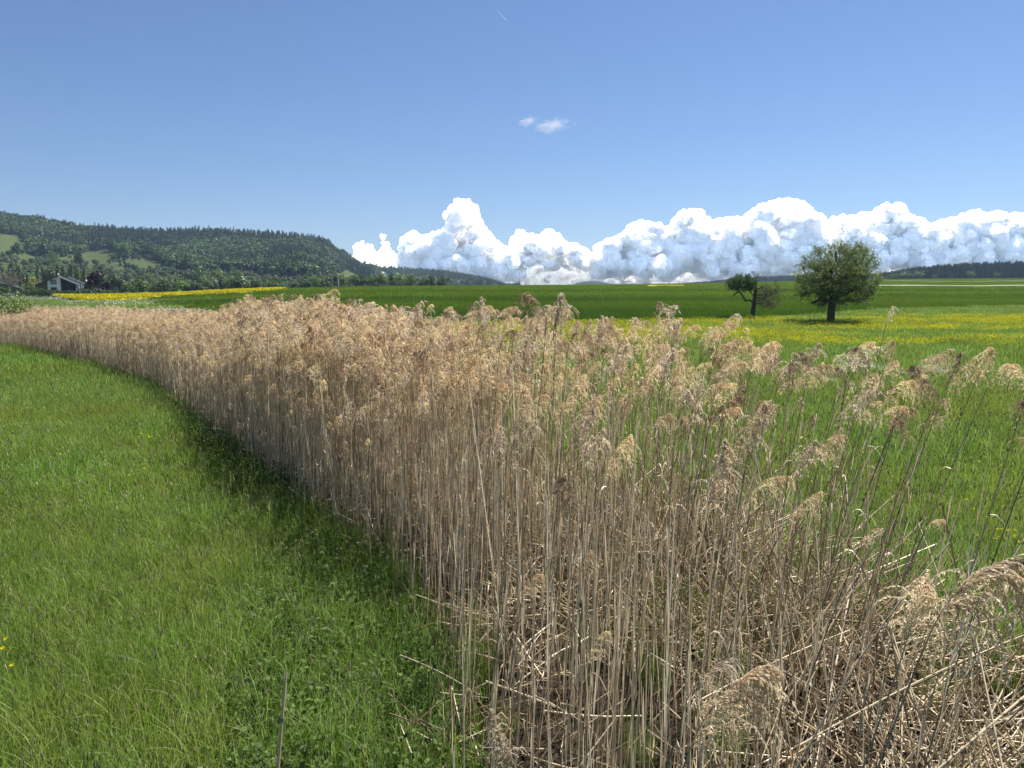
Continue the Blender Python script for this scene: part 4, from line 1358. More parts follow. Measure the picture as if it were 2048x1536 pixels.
def conifer(seed, nq=420):
    r = np.random.default_rng(seed)
    g = Geo()
    z = r.random(nq) ** 0.8 * 0.86 + 0.12
    wv = 0.25 * (1.02 - z) ** 0.62 * (0.82 + 0.18 * np.sin(z * 46 + seed))
    a = r.random(nq) * 6.28
    rad = wv * r.uniform(0.45, 1.1, nq)
    p = np.stack([rad * np.cos(a), rad * np.sin(a), z], 1)
    nr = np.stack([np.cos(a) * 0.8, np.sin(a) * 0.8, 0.7 + 0 * a], 1) + r.normal(0, 0.35, (nq, 3))
    quads(g, p, nr, 0.026 * r.uniform(0.6, 1.3, nq) * (1.25 - 0.6 * z), r.random(nq), 0.6)
    g.tubes(np.array([[[0, 0, -0.02], [0, 0, .5], [0, 0, .99]]]), np.array([[.016, .01, .002]]), np.array([.2]), 4, 1)
    return g


CR = {}
for kk, nm in enumerate(('dark', 'mid', 'light', 'grey', 'red')):
    CR[nm] = [crown_far(400 + kk * 10 + j, 1.0, [0.85, 0.75, 0.95][j], [0.16, 0.2, 0.1][j]).mesh('crown', [CROWN[nm]]) for j in range(3)]
CROWN['pale_grey'] = leaf_mat('pale_grey_crown', [(.10, .13, .07), (.15, .19, .10), (.21, .25, .14)], 0.35, rnd=0.2, gloss=0.02)
CR['poplar'] = [crown_far(470 + j, 1.0, 0.36, 0.12, 12, 420, 0.032, 0.2).mesh('crown', [CROWN['pale_grey']]) for j in range(3)]
CR['yellow'] = [crown_far(480, 1.0, 0.8, 0.2, 9, 300, 0.04).mesh('crown', [CROWN['yellow']])]
CR['bush'] = [crown_far(490 + j, 1.0, 1.5, 0.0, 12, 500, 0.06).mesh('crown', [CROWN[['mid', 'light', 'grey'][j]]]) for j in range(3)]
TRK = [trunk_far(0.5, 0.02, j).mesh('trunk', [FBARK]) for j in range(3)]


def tree(X, Y, h, wd, kind, label, name='broadleaf_tree', cat='tree', group=None, trunk=True, sink=0.0):
    z = float(terrain(X, Y)) - sink
    root = empty(name, (X, Y, z), rng.random() * 6.28, label=label, category=cat, group=group)
    root.scale = (wd, wd, h)
    me = CR[kind][rng.integers(len(CR[kind]))]
    link('crown', me, root)
    if trunk:
        link('trunk', TRK[rng.integers(3)], root)
    return root


def tree_px(px, basey, topy, wpx, Y, kind, label, **kw):
    X = (px - 1024) / F2 * Y
    z = float(terrain(X, Y))
    ztop = EYE + (580 - topy) * Y / 1523
    nat = {'poplar': 0.36, 'bush': 1.5}.get(kind, 0.85)
    return tree(X, Y, max(ztop - z, 1.0), wpx / F2 * Y / nat, kind, label, **kw)


# named trees round the house and along the foot of the hill
tree_px(190, 592, 538, 45, 262, 'red', 'dark copper beech beside the white gabled house')
tree_px(213, 592, 561, 34, 256, 'red', 'lower purple shrub tree leaning against the copper beech', name='copper_shrub')
tree_px(67, 592, 546, 22, 268, 'yellow', 'small yellow green tree left of the gabled house')
for (a, b, c, d, e, kd, lb) in (
        (285, 590, 557, 38, 275, 'light', 'round bright green tree right of the hedge, first above the rape'),
        (268, 590, 568, 26, 272, 'light', 'pale low tree between the hedge and the round bright tree'),
        (330, 590, 560, 40, 300, 'mid', 'wide green tree over the narrow part of the rape field'),
        (368, 589, 559, 34, 310, 'light', 'light green tree over the middle of the rape field'),
        (350, 589, 574, 22, 280, 'mid', 'low bush between two trees above the rape field'),
        (404, 586, 571, 26, 285, 'mid', 'low green bush left of the dark little tree'),
        (428, 586, 569, 24, 290, 'dark', 'dark little round tree above the rape field'),
        (482, 582, 550, 50, 330, 'mid', 'broad grey green tree behind the upper rape field'),
        (515, 580, 564, 20, 300, 'dark', 'dark small tree at the top end of the rape field'),
        (433, 565, 532, 34, 520, 'light', 'tall yellow green tree before the dark forest'),
        (396, 562, 533, 30, 540, 'mid', 'tall green tree left of the yellow green one before the dark forest'),
        (475, 562, 531, 26, 530, 'light', 'slim light tree right of the yellow green one before the forest'),
        (545, 580, 560, 30, 330, 'mid', 'tree behind the crest left of the bright pair'),
        (585, 580, 563, 34, 340, 'grey', 'grey green tree low behind the wheat crest'),
        (632, 579, 551, 22, 345, 'light', 'bright green upright tree left of the hunting hide'),
        (612, 579, 558, 28, 350, 'mid', 'tree just left of the bright upright one'),
        (655, 578, 562, 20, 330, 'grey', 'small bush tree right beside the hunting hide'),
        (702, 578, 568, 22, 340, 'mid', 'low shrub on the crest right of the hunting hide'),
        (112, 520, 500, 20, 700, 'light', 'light tree on the hillside clearing above the house'),
        (163, 516, 493, 26, 720, 'mid', 'big tree at the corner of the hillside clearing'),
        (255, 505, 478, 30, 860, 'light', 'pale large tree in the forest edge above the copper beech'),
        (40, 500, 484, 24, 760, 'mid', 'tree in the pale clearing at the left edge')):
    tree_px(a, b, c, d, e, kd, lb)
for k, px in enumerate((-6, 8, 30, 42, 53, 78, 92, 104, 118, 131, 144, 156, 170, 228, 240)):
    tree_px(px, 590, 520 + 6 * math.sin(k * 2.3) + (18 if px > 200 else 0), 17 + 4 * math.sin(k), 300 + 14 * math.sin(k * 1.7), 'poplar',
            '%s from the left of the slim grey green trees behind the houses' % ('first second third fourth fifth sixth seventh eighth ninth tenth eleventh twelfth thirteenth fourteenth fifteenth'.split()[k]), name='slim_tree', group='slim trees behind the house')


def forest_edge(px):
    return np.interp(px, [-200, 0, 45, 62, 80, 160, 175, 205, 240, 300, 330, 350, 400, 500, 560, 640, 680, 705, 740, 760, 800, 900, 1030],
                     [462, 468, 472, 508, 515, 514, 500, 500, 512, 514, 528, 543, 550, 551, 556, 560, 548, 533, 529, 546, 562, 578, 585])


def in_ell(px, py, *es):
    m = np.zeros(len(px), bool)
    for (cx, cyy, a, b) in es:
        m |= ((px - cx) / a) ** 2 + ((py - cyy) / b) ** 2 < 1
    return m


def hill_pts(n, u0, u1, y0, y1):
    Y = np.sqrt(rng.uniform(y0 ** 2, y1 ** 2, n))
    u = rng.uniform(u0, u1, n)
    X = (u - 1024) / F2 * Y
    return np.stack([X, Y, terrain(X, Y)], 1), u


CLEAR = ((322, 505, 26, 8), (295, 535, 30, 10), (130, 523, 28, 6), (192, 520, 32, 10), (8, 492, 46, 20), (725, 556, 34, 19), (60, 520, 22, 8), (780, 572, 26, 5), (240, 540, 14, 6), (430, 570, 50, 4))
Pa, ua = hill_pts(15500, -120, 790, 440, 1290)
Pb, ub = hill_pts(3800, 730, 1040, 1000, 1760)
P = np.concatenate([Pa, Pb])
px, py, _ = proj(P)
jit = n2(P[:, 0], P[:, 1], 35, 41) * 14
fo = (py + jit * 0.5 < forest_edge(px)) & ~in_ell(px, py, *CLEAR[:1])
fo |= (P[:, 1] > 1150) & (px < 760)
Pf, pxf, pyf = P[fo], px[fo], py[fo]
con = n2(Pf[:, 0], Pf[:, 1], 70, 43) * 1.3 - 0.45 * sstep(25, 90, pyf - np.interp(pxf, HU, HYP)) + 0.12 * sstep(150, 300, pxf) - 0.25 * sstep(150, 60, pxf)
ic = rng.random(len(Pf)) < np.clip(0.36 + con * 1.5, 0.03, 0.93)
fir_src = [unlinked('conifer', conifer(500 + k).mesh('conifer', [CROWN['fir'], FBARK])) for k in range(4)]


def dec_src(kinds):
    out = []
    for j, kd in enumerate(kinds):
        out.append(unlinked('broadleaf', crown_far(540 + j * 7 + len(kd), 1.0, 0.8, 0.1, 11, 560, 0.05).mesh('broadleaf', [CROWN[kd]])))
    return out


dsr = dec_src(['dark', 'mid', 'mid', 'dark', 'light', 'mid'])
m = ic
sc = uscale(m.sum(), 14, 18); sc[:, 2] *= rng.uniform(0.9, 1.1, m.sum())
scatter('conifer_forest', Pf[m] - [0, 0, .5], rz_rot(m.sum(), 0.02), sc, fir_src, label='dark conifers covering the long hill on the left', category='forest')
m = ~ic
sc = uscale(m.sum(), 12, 18, .8, 1)
scatter('mixed_forest', Pf[m] - [0, 0, .5], rz_rot(m.sum(), 0.03), sc, dsr, label='broadleaf woods mixed into the long hill on the left', category='forest')
# scrub on the open slope
Ps, us_ = hill_pts(5200, -120, 900, 430, 900)
px, py, _ = proj(Ps)
so = (py > forest_edge(px) - 2) & ~in_ell(px, py, *CLEAR)
dens_s = np.clip(0.42 + 1.3 * n2(Ps[:, 0], Ps[:, 1], 45, 51) + 0.35 * sstep(545, 575, py), 0.04, 1)
so &= rng.random(len(Ps)) < dens_s
ssr = dec_src(['grey', 'mid', 'light', 'grey', 'dark', 'mid'])
Pq = Ps[so]
NI = 120
ordr = np.argsort(Pq[:, 1])
ind, rest = Pq[ordr[:NI]], Pq[ordr[NI:]]
sc = uscale(len(rest), 4.0, 9.0, 0.7, 1.0)
scatter('hillside_scrub', rest - [0, 0, .3], rz_rot(len(rest), 0.03), sc, ssr, label='scattered orchard trees and bushes on the open hillside', category='scrub')
def foot_label(p, h, kd):
    u = float(proj(p)[0])
    cols = ((0, 'at the very left edge'), (60, 'left of the gabled house'), (115, 'behind the gabled house'), (165, 'behind the white house'), (215, 'behind the copper beech'), (260, 'just right of the copper beech'), (300, 'behind the round bright tree'),
            (340, 'behind the wide green tree'), (380, 'above the middle of the rape field'), (420, 'left of the dark little tree'), (460, 'right of the dark little tree'), (500, 'behind the broad grey green tree'), (560, 'at the top end of the rape field'),
            (620, 'left of the bright upright tree'), (665, 'left of the hunting hide'), (720, 'right of the white post'), (780, 'below the sloping clearing'), (9999, 'at the right tail of the hill'))
    col = [c for b, c in cols if u < b][0]
    return '%s %s scrub tree under the hill %s' % ('tall' if h > 9.3 else 'middling' if h > 7.6 else 'low', {'mid': 'green', 'light': 'light green', 'grey': 'grey green', 'dark': 'dark green'}[kd], col)


for p in ind:
    h = float(rng.uniform(6, 11))
    kd = ['mid', 'light', 'grey', 'light', 'mid'][rng.integers(5)]
    tree(p[0], p[1], h, h * float(rng.uniform(0.8, 1.1)), kd,
         foot_label(p, h, kd),
         group='%s trees at the foot of the hill' % {'mid': 'green', 'light': 'light green', 'grey': 'grey green', 'dark': 'dark green'}[kd], sink=0.2)

# forest on the right skyline and the farther one
Pr, _u = hill_pts(5200, 1752, 2350, 690, 900)
k_ = (Pr[:, 1] > np.interp(_u, [1752, 1800, 1900, 2100], [800, 740, 705, 700]))
Pr = Pr[k_]
_u = _u[k_]
sc = uscale(len(Pr), 14, 18)
sc[:, 2] *= np.interp(_u, [1752, 1800, 1850, 1960, 2100], [0.55, 0.72, 0.85, 1.0, 1.05])
scatter('skyline_forest', Pr - [0, 0, .5], rz_rot(len(Pr), 0.02), sc, fir_src, label='dark conifer wood on the skyline at the right', category='forest')
Pr, _u = hill_pts(2600, 1370, 1760, 1300, 1500)
sc = uscale(len(Pr), 12, 19)
sc *= np.interp(_u, [1370, 1420, 1520, 1620], [0.45, 0.6, 0.95, 1.1])[:, None]
scatter('far_forest', Pr - [0, 0, .5], rz_rot(len(Pr), 0.02), sc, fir_src, label='bluish distant wood behind the broken tree', category='forest')
Pr, _u = hill_pts(1700, 1150, 1225, 2700, 3000)
scatter('distant_hill_forest', Pr - [0, 0, .5], rz_rot(len(Pr), 0.02), uscale(len(Pr), 12, 16), dsr, label='tiny blue wooded hill on the horizon in the middle', category='forest')
Pr, _u = hill_pts(150, 1000, 1420, 430, 700)
Pr = Pr[Pr[:, 1] > np.interp(_u, [1000, 1400], [430, 600])]
scatter('skyline_bushes', Pr - [0, 0, .3], rz_rot(len(Pr), 0.02), uscale(len(Pr), 2.0, 3.6), dsr, label='row of tiny bushes along the wheat horizon', category='bushes')
for (a, b, c, d, kd, lb) in ((1808, 559, 541, 26, 'light', 'light green tree before the right wood, left of its neighbour'), (1836, 559, 540, 26, 'light', 'light green tree before the right wood, right of its neighbour'),
                             (1786, 559, 547, 20, 'mid', 'small tree at the left end of the right wood'), (1940, 558, 541, 20, 'light', 'single pale tree before the dark right wood'),
                             (1990, 558, 543, 14, 'mid', 'slim green tree before the dark right wood'), (1868, 559, 548, 14, 'mid', 'low green tree under the dark wood')):
    tree_px(a, b, c, d, 690, kd, lb)

# bush at the left edge behind the far reeds
g = Geo()
for (cx, cyy, cz, rx, rz, nq) in ((-34.5, 51.5, 1.15, 1.7, 1.35, 3000), (-33.0, 50.8, 0.8, 1.3, 1.1, 1800), (-37.5, 52, 1.3, 2.0, 1.5, 2500), (-31.9, 50.4, 0.5, 0.9, 0.9, 800)):
    d = rng.normal(0, 1, (nq, 3)); d /= np.linalg.norm(d, axis=1, keepdims=True)
    rr = rng.uniform(0.55, 1.08, nq)[:, None] * (1 + 0.22 * vnoise(d * 2.6 + cx, 3))[:, None]
    quads(g, np.array([cx + 34, cyy - 51, cz]) + d * rr * [rx, rx, rz], d + rng.normal(0, .7, (nq, 3)), rng.uniform(0.035, 0.075, nq), rng.random(nq), 0.5)
rb = empty('hedge_bush', (-32.2, 48, float(terrain(-32.2, 48))), label='yellow green bush at the left edge behind the far reeds', category='bush')
rb.scale = (1.2, 1.2, 1.25)
g.obj('foliage', [CROWN['light']], rb)
g = Geo()
for k in range(16):
    a = rng.random() * 6.28
    b = np.array([rng.uniform(-3.5, 2.5), rng.uniform(-.8, .8), 0])
    t = np.linspace(0, 1, 4)[:, None]
    g.tubes((b + t * [math.cos(a) * .5, math.sin(a) * .5, 1.6])[None], np.linspace(.03, .008, 4)[None], np.array([.5]), 4)
g.obj('stem', [BARK], rb, kind='stuff')


# ---- orchard trees built limb by limb
def grow(nodes0, attractors, step=0.5, seed=1, gnarl=0.10):
    """nodes0: list of (pos, parent); adds a bent limb path to each attractor from the nearest wood"""
    r = np.random.default_rng(seed)
    pos = [np.array(p, float) for p, _ in nodes0]
    par = [q for _, q in nodes0]
    root = pos[0]
    order = sorted(range(len(attractors)), key=lambda i: np.linalg.norm(attractors[i] - pos[len(nodes0) // 2]))
    ends = []
    for i in order:
        a = attractors[i]
        A = np.array(pos)
        d = np.linalg.norm(A - a, axis=1) + 0.55 * np.maximum(A[:, 2] - a[2], 0) + 0.15 * np.linalg.norm(A - root, axis=1)
        d[:2] += 5
        j = int(np.argmin(d))
        p0 = pos[j]
        L = np.linalg.norm(a - p0)
        n = max(1, int(L / step))
        prev = j
        for k in range(1, n + 1):
            t = k / n
            q = p0 * (1 - t) + a * t + (r.normal(0, gnarl, 3) * step * (1 - (k == n)) * 1.2) + np.array([0, 0, 0.10 * L * math.sin(math.pi * t)])
            pos.append(q); par.append(prev)
            prev = len(pos) - 1
        ends.append(prev)
    return np.array(pos), par, ends


def wood(pos, par, r_tip, power, r_cap, nodes0n, sides=5):
    cnt = np.zeros(len(pos))
    for i in range(len(pos) - 1, 0, -1):
        if cnt[i] == 0:
            cnt[i] = 1
        if par[i] is not None:
            cnt[par[i]] += cnt[i]
    rad = np.minimum(r_tip * np.maximum(cnt, 1) ** power, r_cap)
    rad[:nodes0n] = np.maximum(rad[:nodes0n], r_cap * 0.28)
    rad[:5] = np.maximum(rad[:5], r_cap * np.array([1.1, .95, .9, .8, .7]))
    g = Geo()
    for i in range(1, len(pos)):
        j = par[i]
        if j is None:
            continue
        ra = rad[j] if rad[j] < rad[i] * 2.2 else rad[i] * 1.25
        d = pos[i] - pos[j]
        g.tubes(np.stack([pos[j] - d * 0.04, pos[i] + d * 0.04])[None], np.array([[ra, rad[i]]]), np.array([.5]), sides if rad[i] > 0.03 else 3)
    return g, rad


def leafy(g, pos, ends, n_tw, tw_len, n_lf, s, up=0.5, spread=0.7, seed=2, tw_r=0.006):
    r = np.random.default_rng(seed)
    gt = Geo()
    E = pos[ends]
    cen = E.mean(0)
    N = len(E) * n_tw
    b = np.repeat(E, n_tw, 0) + r.normal(0, 0.10, (N, 3))
    out = b - cen; out /= np.linalg.norm(out, axis=1, keepdims=True) + 1e-9
    d = out * 0.6 + r.normal(0, spread, (N, 3)) * 0.8 + [0, 0, up]
    d /= np.linalg.norm(d, axis=1, keepdims=True)
    L = r.uniform(0.4, 1.2, N) * tw_len
    t = np.linspace(0, 1, 4)[None]
    P = b[:, None] + d[:, None] * (t * L[:, None])[..., None]
    P[..., 2] += 0.1 * (t * L[:, None]) ** 2 * up
    gt.tubes(P, tw_r * np.array([[1, .8, .6, .3]]), r.random(N), 3)
    tl = r.uniform(0.1, 1.05, (N, n_lf))
    c = b[:, None] + d[:, None] * (tl * L[:, None])[..., None] + r.normal(0, 0.035, (N, n_lf, 3))
    c = c.reshape(-1, 3)
    bright = np.repeat(np.clip(0.35 + 0.18 * r.normal(0, 1, N), 0, 1), n_lf) + r.normal(0, 0.15, len(c))
    quads(g, c, r.normal(0, 1, (len(c), 3)), s * r.uniform(0.6, 1.3, len(c)), np.clip(bright, 0, 1), 0.55)
    return gt


bA = ground(1661, 646)
YA = bA[1]
sx, sz = YA / F2, YA / 1523
toA = lambda px, py, dy=0.0: np.array([(px - 1661) * sx, dy, (646 - py) * sz])
trunkA = [((0, 0, -0.1), None), (toA(1661, 630), 0), (toA(1662, 612), 1), (toA(1663, 598), 2), (toA(1665, 578), 3), (toA(1668, 556, .1), 4), (toA(1667, 530), 5), (toA(1664, 505), 6)]
trunkA += [(toA(1648, 604, -.2), 3), (toA(1632, 600, -.3), 8), (toA(1618, 606, -.3), 9), (toA(1655, 585, .4), 4), (toA(1640, 572, .6), 11),
           (toA(1680, 590, -.6), 4), (toA(1700, 575, -1.1), 13), (toA(1685, 560, .8), 5), (toA(1712, 545, 1.4), 15), (toA(1650, 545, -.9), 6), (toA(1628, 532, -1.6), 17)]
att = []
r_ = np.random.default_rng(77)
while len(att) < 560:
    a = r_.normal(0, 1, 3); a /= np.linalg.norm(a)
    rr = r_.random() ** 0.38
    px_, py_ = 1671 + a[0] * 73 * rr, 554 + -a[2] * 66 * rr
    dy = a[1] * 4.0 * rr
    # crown outline of the photograph: bays at lower left, lower right lobe
    if py_ > 596 and px_ < 1645 and not (604 < py_ < 622): continue
    if py_ > 560 and px_ < 1600: continue
    if py_ > 612 and px_ > 1715: continue
    if py_ > 611: continue
    if py_ < 520 and px_ < 1612 + (520 - py_) * 0.8: continue
    if n2(np.array([px_]), np.array([py_]), 13, 60)[0] < -0.06 and rr > 0.55: continue
    att.append(toA(px_, py_, dy))
pos, par, ends = grow(trunkA, att, 0.45, 5)
rt = empty('orchard_tree', bA, label='large round leafy fruit tree standing alone in the flower meadow', category='tree')
gw, radA = wood(pos, par, 0.013, 0.56, 0.36, len(trunkA), 8)
gl = Geo()
gt = leafy(gl, pos, ends, 8, 0.80, 12, 0.055, 0.5, 0.8, 3, 0.006)
gw.obj('trunk', [BARK], rt, smooth=True)
gt.obj('twig', [BARK], rt, kind='stuff')
gl.obj('crown', [CROWN['olive']], rt)

bB = ground(1505, 638)
YB = bB[1]
sx, sz = YB / F2, YB / 1523
toB = lambda px, py, dy=0.0: np.array([(px - 1505) * sx, dy, (638 - py) * sz])
tB = [((0, 0, -.1), None), (toB(1505, 625), 0), (toB(1507, 608), 1), (toB(1508, 592), 2), (toB(1509, 578), 3), (toB(1510, 566), 4),
      (toB(1498, 600), 2), (toB(1489, 602), 6), (toB(1486, 596), 7), (toB(1481, 588), 8), (toB(1476, 583), 9), (toB(1470, 586), 10), (toB(1464, 592), 11),
      (toB(1500, 584, .3), 3), (toB(1492, 576, .4), 13), (toB(1484, 572, .3), 14),
      (toB(1517, 576), 4), (toB(1523, 571), 16),
      (toB(1518, 607, -.2), 2), (toB(1530, 603, -.3), 18), (toB(1522, 596, .5), 3), (toB(1536, 590, .8), 20)]
r_ = np.random.default_rng(78)
attL, attR = [], []
while len(attL) < 150:
    a = r_.normal(0, 1, 3); a /= np.linalg.norm(a); rr = r_.random() ** 0.4
    px_, py_ = 1479 + a[0] * 28 * rr, 569 - a[2] * 17 * rr
    if py_ > 577 or py_ < 558 - (px_ - 1452) * 0.16: continue
    attL.append(toB(px_, py_, a[1] * 1.2 * rr))
while len(attR) < 75:
    a = r_.normal(0, 1, 3); a /= np.linalg.norm(a); rr = r_.random() ** 0.5
    px_, py_ = 1535 + a[0] * 24 * rr, 592 - a[2] * 23 * rr
    attR.append(toB(px_, py_, a[1] * 1.3 * rr))
for (x, y) in ((1505, 556), (1512, 552), (1518, 558), (1502, 548), (1526, 560), (1548, 568), (1566, 582)):
    attR.append(toB(x, y))
pos, par, ends = grow(tB, attL + attR, 0.3, 6, 0.16)
rt = empty('orchard_tree', bB, label='small half dead fruit tree with a broken top and one leafy clump on the left', category='tree')
gw, radB = wood(pos, par, 0.012, 0.55, 0.22, len(tB), 6)
E = pos[ends]
isL = (E[:, 0] < toB(1503, 0)[0]) & (E[:, 2] > toB(0, 580)[2])
gl, gl2 = Geo(), Geo()
g1 = leafy(gl, pos, np.array(ends)[isL], 6, 0.35, 16, 0.050, 0.3, 0.8, 4)
g2 = leafy(gl2, pos, np.array(ends)[~isL], 8, 0.60, 2, 0.040, 0.3, 0.9, 5, 0.016)
gw.obj('trunk', [BARK], rt, smooth=True)
g2.obj('twig', [BARK], rt, kind='stuff', label='bare twigs on the right side')
gl.obj('crown', [CROWN['mid']], rt, label='dense leafy clump on the left')
gl2.obj('leaves', [CROWN['olive']], rt, kind='stuff')

# bare pale tree left of the house
bX = (18 - 1024) / F2 * 262
bC = np.array([bX, 262, float(terrain(bX, 262))])
sx, sz = 262 / F2, 262 / 1523
toC = lambda px, py, dy=0.0: np.array([(px - 18) * sx, dy, (590 - py) * sz])
tC = [((0, 0, -.1), None), (toC(20, 580), 0), (toC(20, 570), 1), (toC(12, 562), 2), (toC(28, 560), 2), (toC(20, 556), 2)]
r_ = np.random.default_rng(79)
att = []
while len(att) < 190:
    a = r_.normal(0, 1, 3); a /= np.linalg.norm(a); rr = r_.random() ** 0.45
    att.append(toC(19 + a[0] * 24 * rr, 557 - a[2] * 17 * rr, a[1] * 3 * rr))
pos, par, ends = grow(tC, att, 0.6, 8, 0.14)
rt = empty('bare_tree', bC, label='leafless greyish brown tree at the far left before the slim trees', category='tree')
gw, _r = wood(pos, par, 0.018, 0.5, 0.22, 6, 5)
gl = Geo()
g1 = leafy(gl, pos, ends, 7, 1.0, 2, 0.08, 0.3, 0.8, 9, 0.022)
M_TWIG = plain_mat('grey_twigs', (.20, .16, .14), 0.9)
gw.obj('trunk', [M_TWIG], rt)
g1.obj('twig', [M_TWIG], rt, kind='stuff')

# ================================================================== HOUSES, CAR, HIDE
HY = 250.0
hx = lambda px: (px - 1024) / F2 * HY
hz = lambda py: EYE + (580 - py) * HY / 1523
M_WALL = plain_mat('white_render', (.82, .83, .84), 0.85, 0.05, 1.5)
M_WOOD = plain_mat('brown_timber', (.17, .105, .075), 0.8, 0.3, 4)
M_DARKW = plain_mat('dark_timber', (.075, .070, .066), 0.8, 0.3, 4)
M_GLASS = plain_mat('window_glass', (.03, .035, .04), 0.12, 0.05)
M_BLIND = plain_mat('roller_blind', (.33, .35, .36), 0.6, 0.05)
M_CONS = plain_mat('conservatory_glass', (.28, .36, .42), 0.15, 0.1)
M_ROOF = plain_mat('dark_roof_tiles', (.060, .050, .048), 0.8, 0.25, 2)
M_ROOFR = plain_mat('red_roof_tiles', (.23, .12, .085), 0.8, 0.25, 2)
M_TRIM = plain_mat('white_trim', (.80, .80, .80), 0.6, 0.03)
X0 = hx(72)
gz0 = float(terrain(hx(115), HY))
house = empty('gabled_house', (X0, HY, gz0), R(27), label='white gabled house with brown timber side and long bright roof edge', category='house')
lx = lambda px: hx(px) - X0
lz = lambda py: hz(py) - gz0
house.scale = (0.97, 0.9, 1.04)
ridge = (lx(113), lz(553))
slL = (ridge[1] - lz(572)) / (ridge[0] - lx(72))
slR = (ridge[1] - lz(569.5)) / (lx(149) - ridge[0])
zr = lambda x: ridge[1] - (ridge[0] - x) * slL if x < ridge[0] else ridge[1] - (x - ridge[0]) * slR
D = 11.0


def wallpanel(xa, xb, y0, y1, mat, name='wall', label=None):
    g = Geo()
    pts = [(xa, -0.5), (xb, -0.5), (xb, zr(xb) - 0.15)]
    if xa < ridge[0] < xb:
        pts.append((ridge[0], ridge[1] - 0.15))
    pts.append((xa, zr(xa) - 0.15))
    g.prism(pts, y0, y1)
    return g.obj(name, [mat], house, label=label)


wallpanel(lx(77), lx(93) - .003, 0.25, D, M_WOOD, label='brown timber wall')
ww = wallpanel(lx(93), lx(116.5), 0.0, D, M_WALL, label='white rendered wall')
wallpanel(lx(116.5) + .003, lx(144), 1.2, D, M_DARKW, label='dark recessed wall behind the balcony')
for (xa, xb, za, zb, mt) in ((99.5, 108.5, 561.5, 568.8, M_BLIND), (99.5, 108.5, 576, 583, M_GLASS)):
    g = Geo(); w_ = .12
    a, b, c, d = lx(xa), lx(xb), lz(zb), lz(za)
    for q in ((a - w_, b + w_, c - w_, c), (a - w_, b + w_, d, d + w_), (a - w_, a, c, d), (b, b + w_, c, d)):
        g.box(q[0], q[1], -0.09, 0.03, q[2], q[3])
    wi = g.obj('window', [M_DARKW], house)
    g = Geo(); g.box(a, b, -0.04, 0.02, c, d); g.obj('pane', [mt], wi)
for (xa, xb, za, zb) in ((119, 126, 562.5, 568), (119, 130, 575, 588), (133, 142, 573, 588), (78, 90, 578, 586)):
    yy = 1.2 if xa > 100 else 0.25
    g = Geo()
    a, b, c, d = lx(xa), lx(xb), lz(zb), lz(za)
    for q in ((a - .1, b + .1, c - .1, c), (a - .1, b + .1, d, d + .1), (a - .1, a, c, d), (b, b + .1, c, d)):
        g.box(q[0], q[1], yy - 0.09, yy + 0.03, q[2], q[3])
    wi = g.obj('window', [M_WOOD], house)
    g = Geo(); g.box(a, b, yy - 0.04, yy + .02, c, d); g.obj('pane', [M_GLASS], wi)
g = Geo()
g.box(lx(117), lx(144), -0.2, 1.15, lz(573.2), lz(572.2))
for k in range(22):
    xx = lx(117) + (lx(144) - lx(117)) * k / 21
    g.box(xx - .03, xx + .03, -0.2, -0.12, lz(572.2) + .002, lz(568.2))
g.box(lx(117), lx(144), -0.24, -0.06, lz(568.2) + .002, lz(567.6))
g.obj('balcony', [M_DARKW], house)
for side, (xa, xb), mt in (('l', (lx(71), ridge[0]), M_ROOF), ('r', (ridge[0], lx(150)), M_ROOF)):
    g = Geo()
    g.prism([(xa, zr(xa) - .12), (xb, zr(xb) - .12), (xb, zr(xb) + .18), (xa, zr(xa) + .18)], -0.8, D + .6)
    rf = g.obj('roof', [mt], house)
    g = Geo()
    if side == 'r':
        g.prism([(xa + .05, zr(xa + .05) - .32), (xb + .06, zr(xb) - .34), (xb + .06, zr(xb) + .28), (xa + .05, zr(xa + .05) + .28)], -0.95, -0.803)
        g.obj('verge', [M_TRIM], rf)
    else:
        g.prism([(xa - .06, zr(xa) - .24), (xb - .05, zr(xb - .05) - .22), (xb - .05, zr(xb - .05) + .2), (xa - .06, zr(xa) + .2)], -0.95, -0.803)
        g.obj('verge', [M_DARKW], rf)
g = Geo(); g.box(ridge[0] - .25, ridge[0] + .15, 1.0, 1.5, ridge[1], ridge[1] + 0.8); g.obj('chimney', [M_TRIM], house)
# glazed annex on the right of the house
g = Geo()
g.prism([(lx(144) + .003, -.4), (lx(159.5), -.4), (lx(156.5), lz(568.8)), (lx(146), lz(569.5) - .1), (lx(144) + .003, zr(lx(144)) - .2)], 0.3, 6)
an = g.obj('conservatory', [M_CONS], house)
g = Geo()
for xx in (144.3, 149, 154):
    g.box(lx(xx), lx(xx) + .12, 0.2, 0.297, 0, lz(571))
t = np.linspace(0, 1, 2)
g.prism([(lx(159.6), 0), (lx(160.4), 0), (lx(157.4), lz(568.5)), (lx(156.6), lz(568.5))], 0.15, 0.35)
g.obj('glazing_bar', [M_TRIM], an)

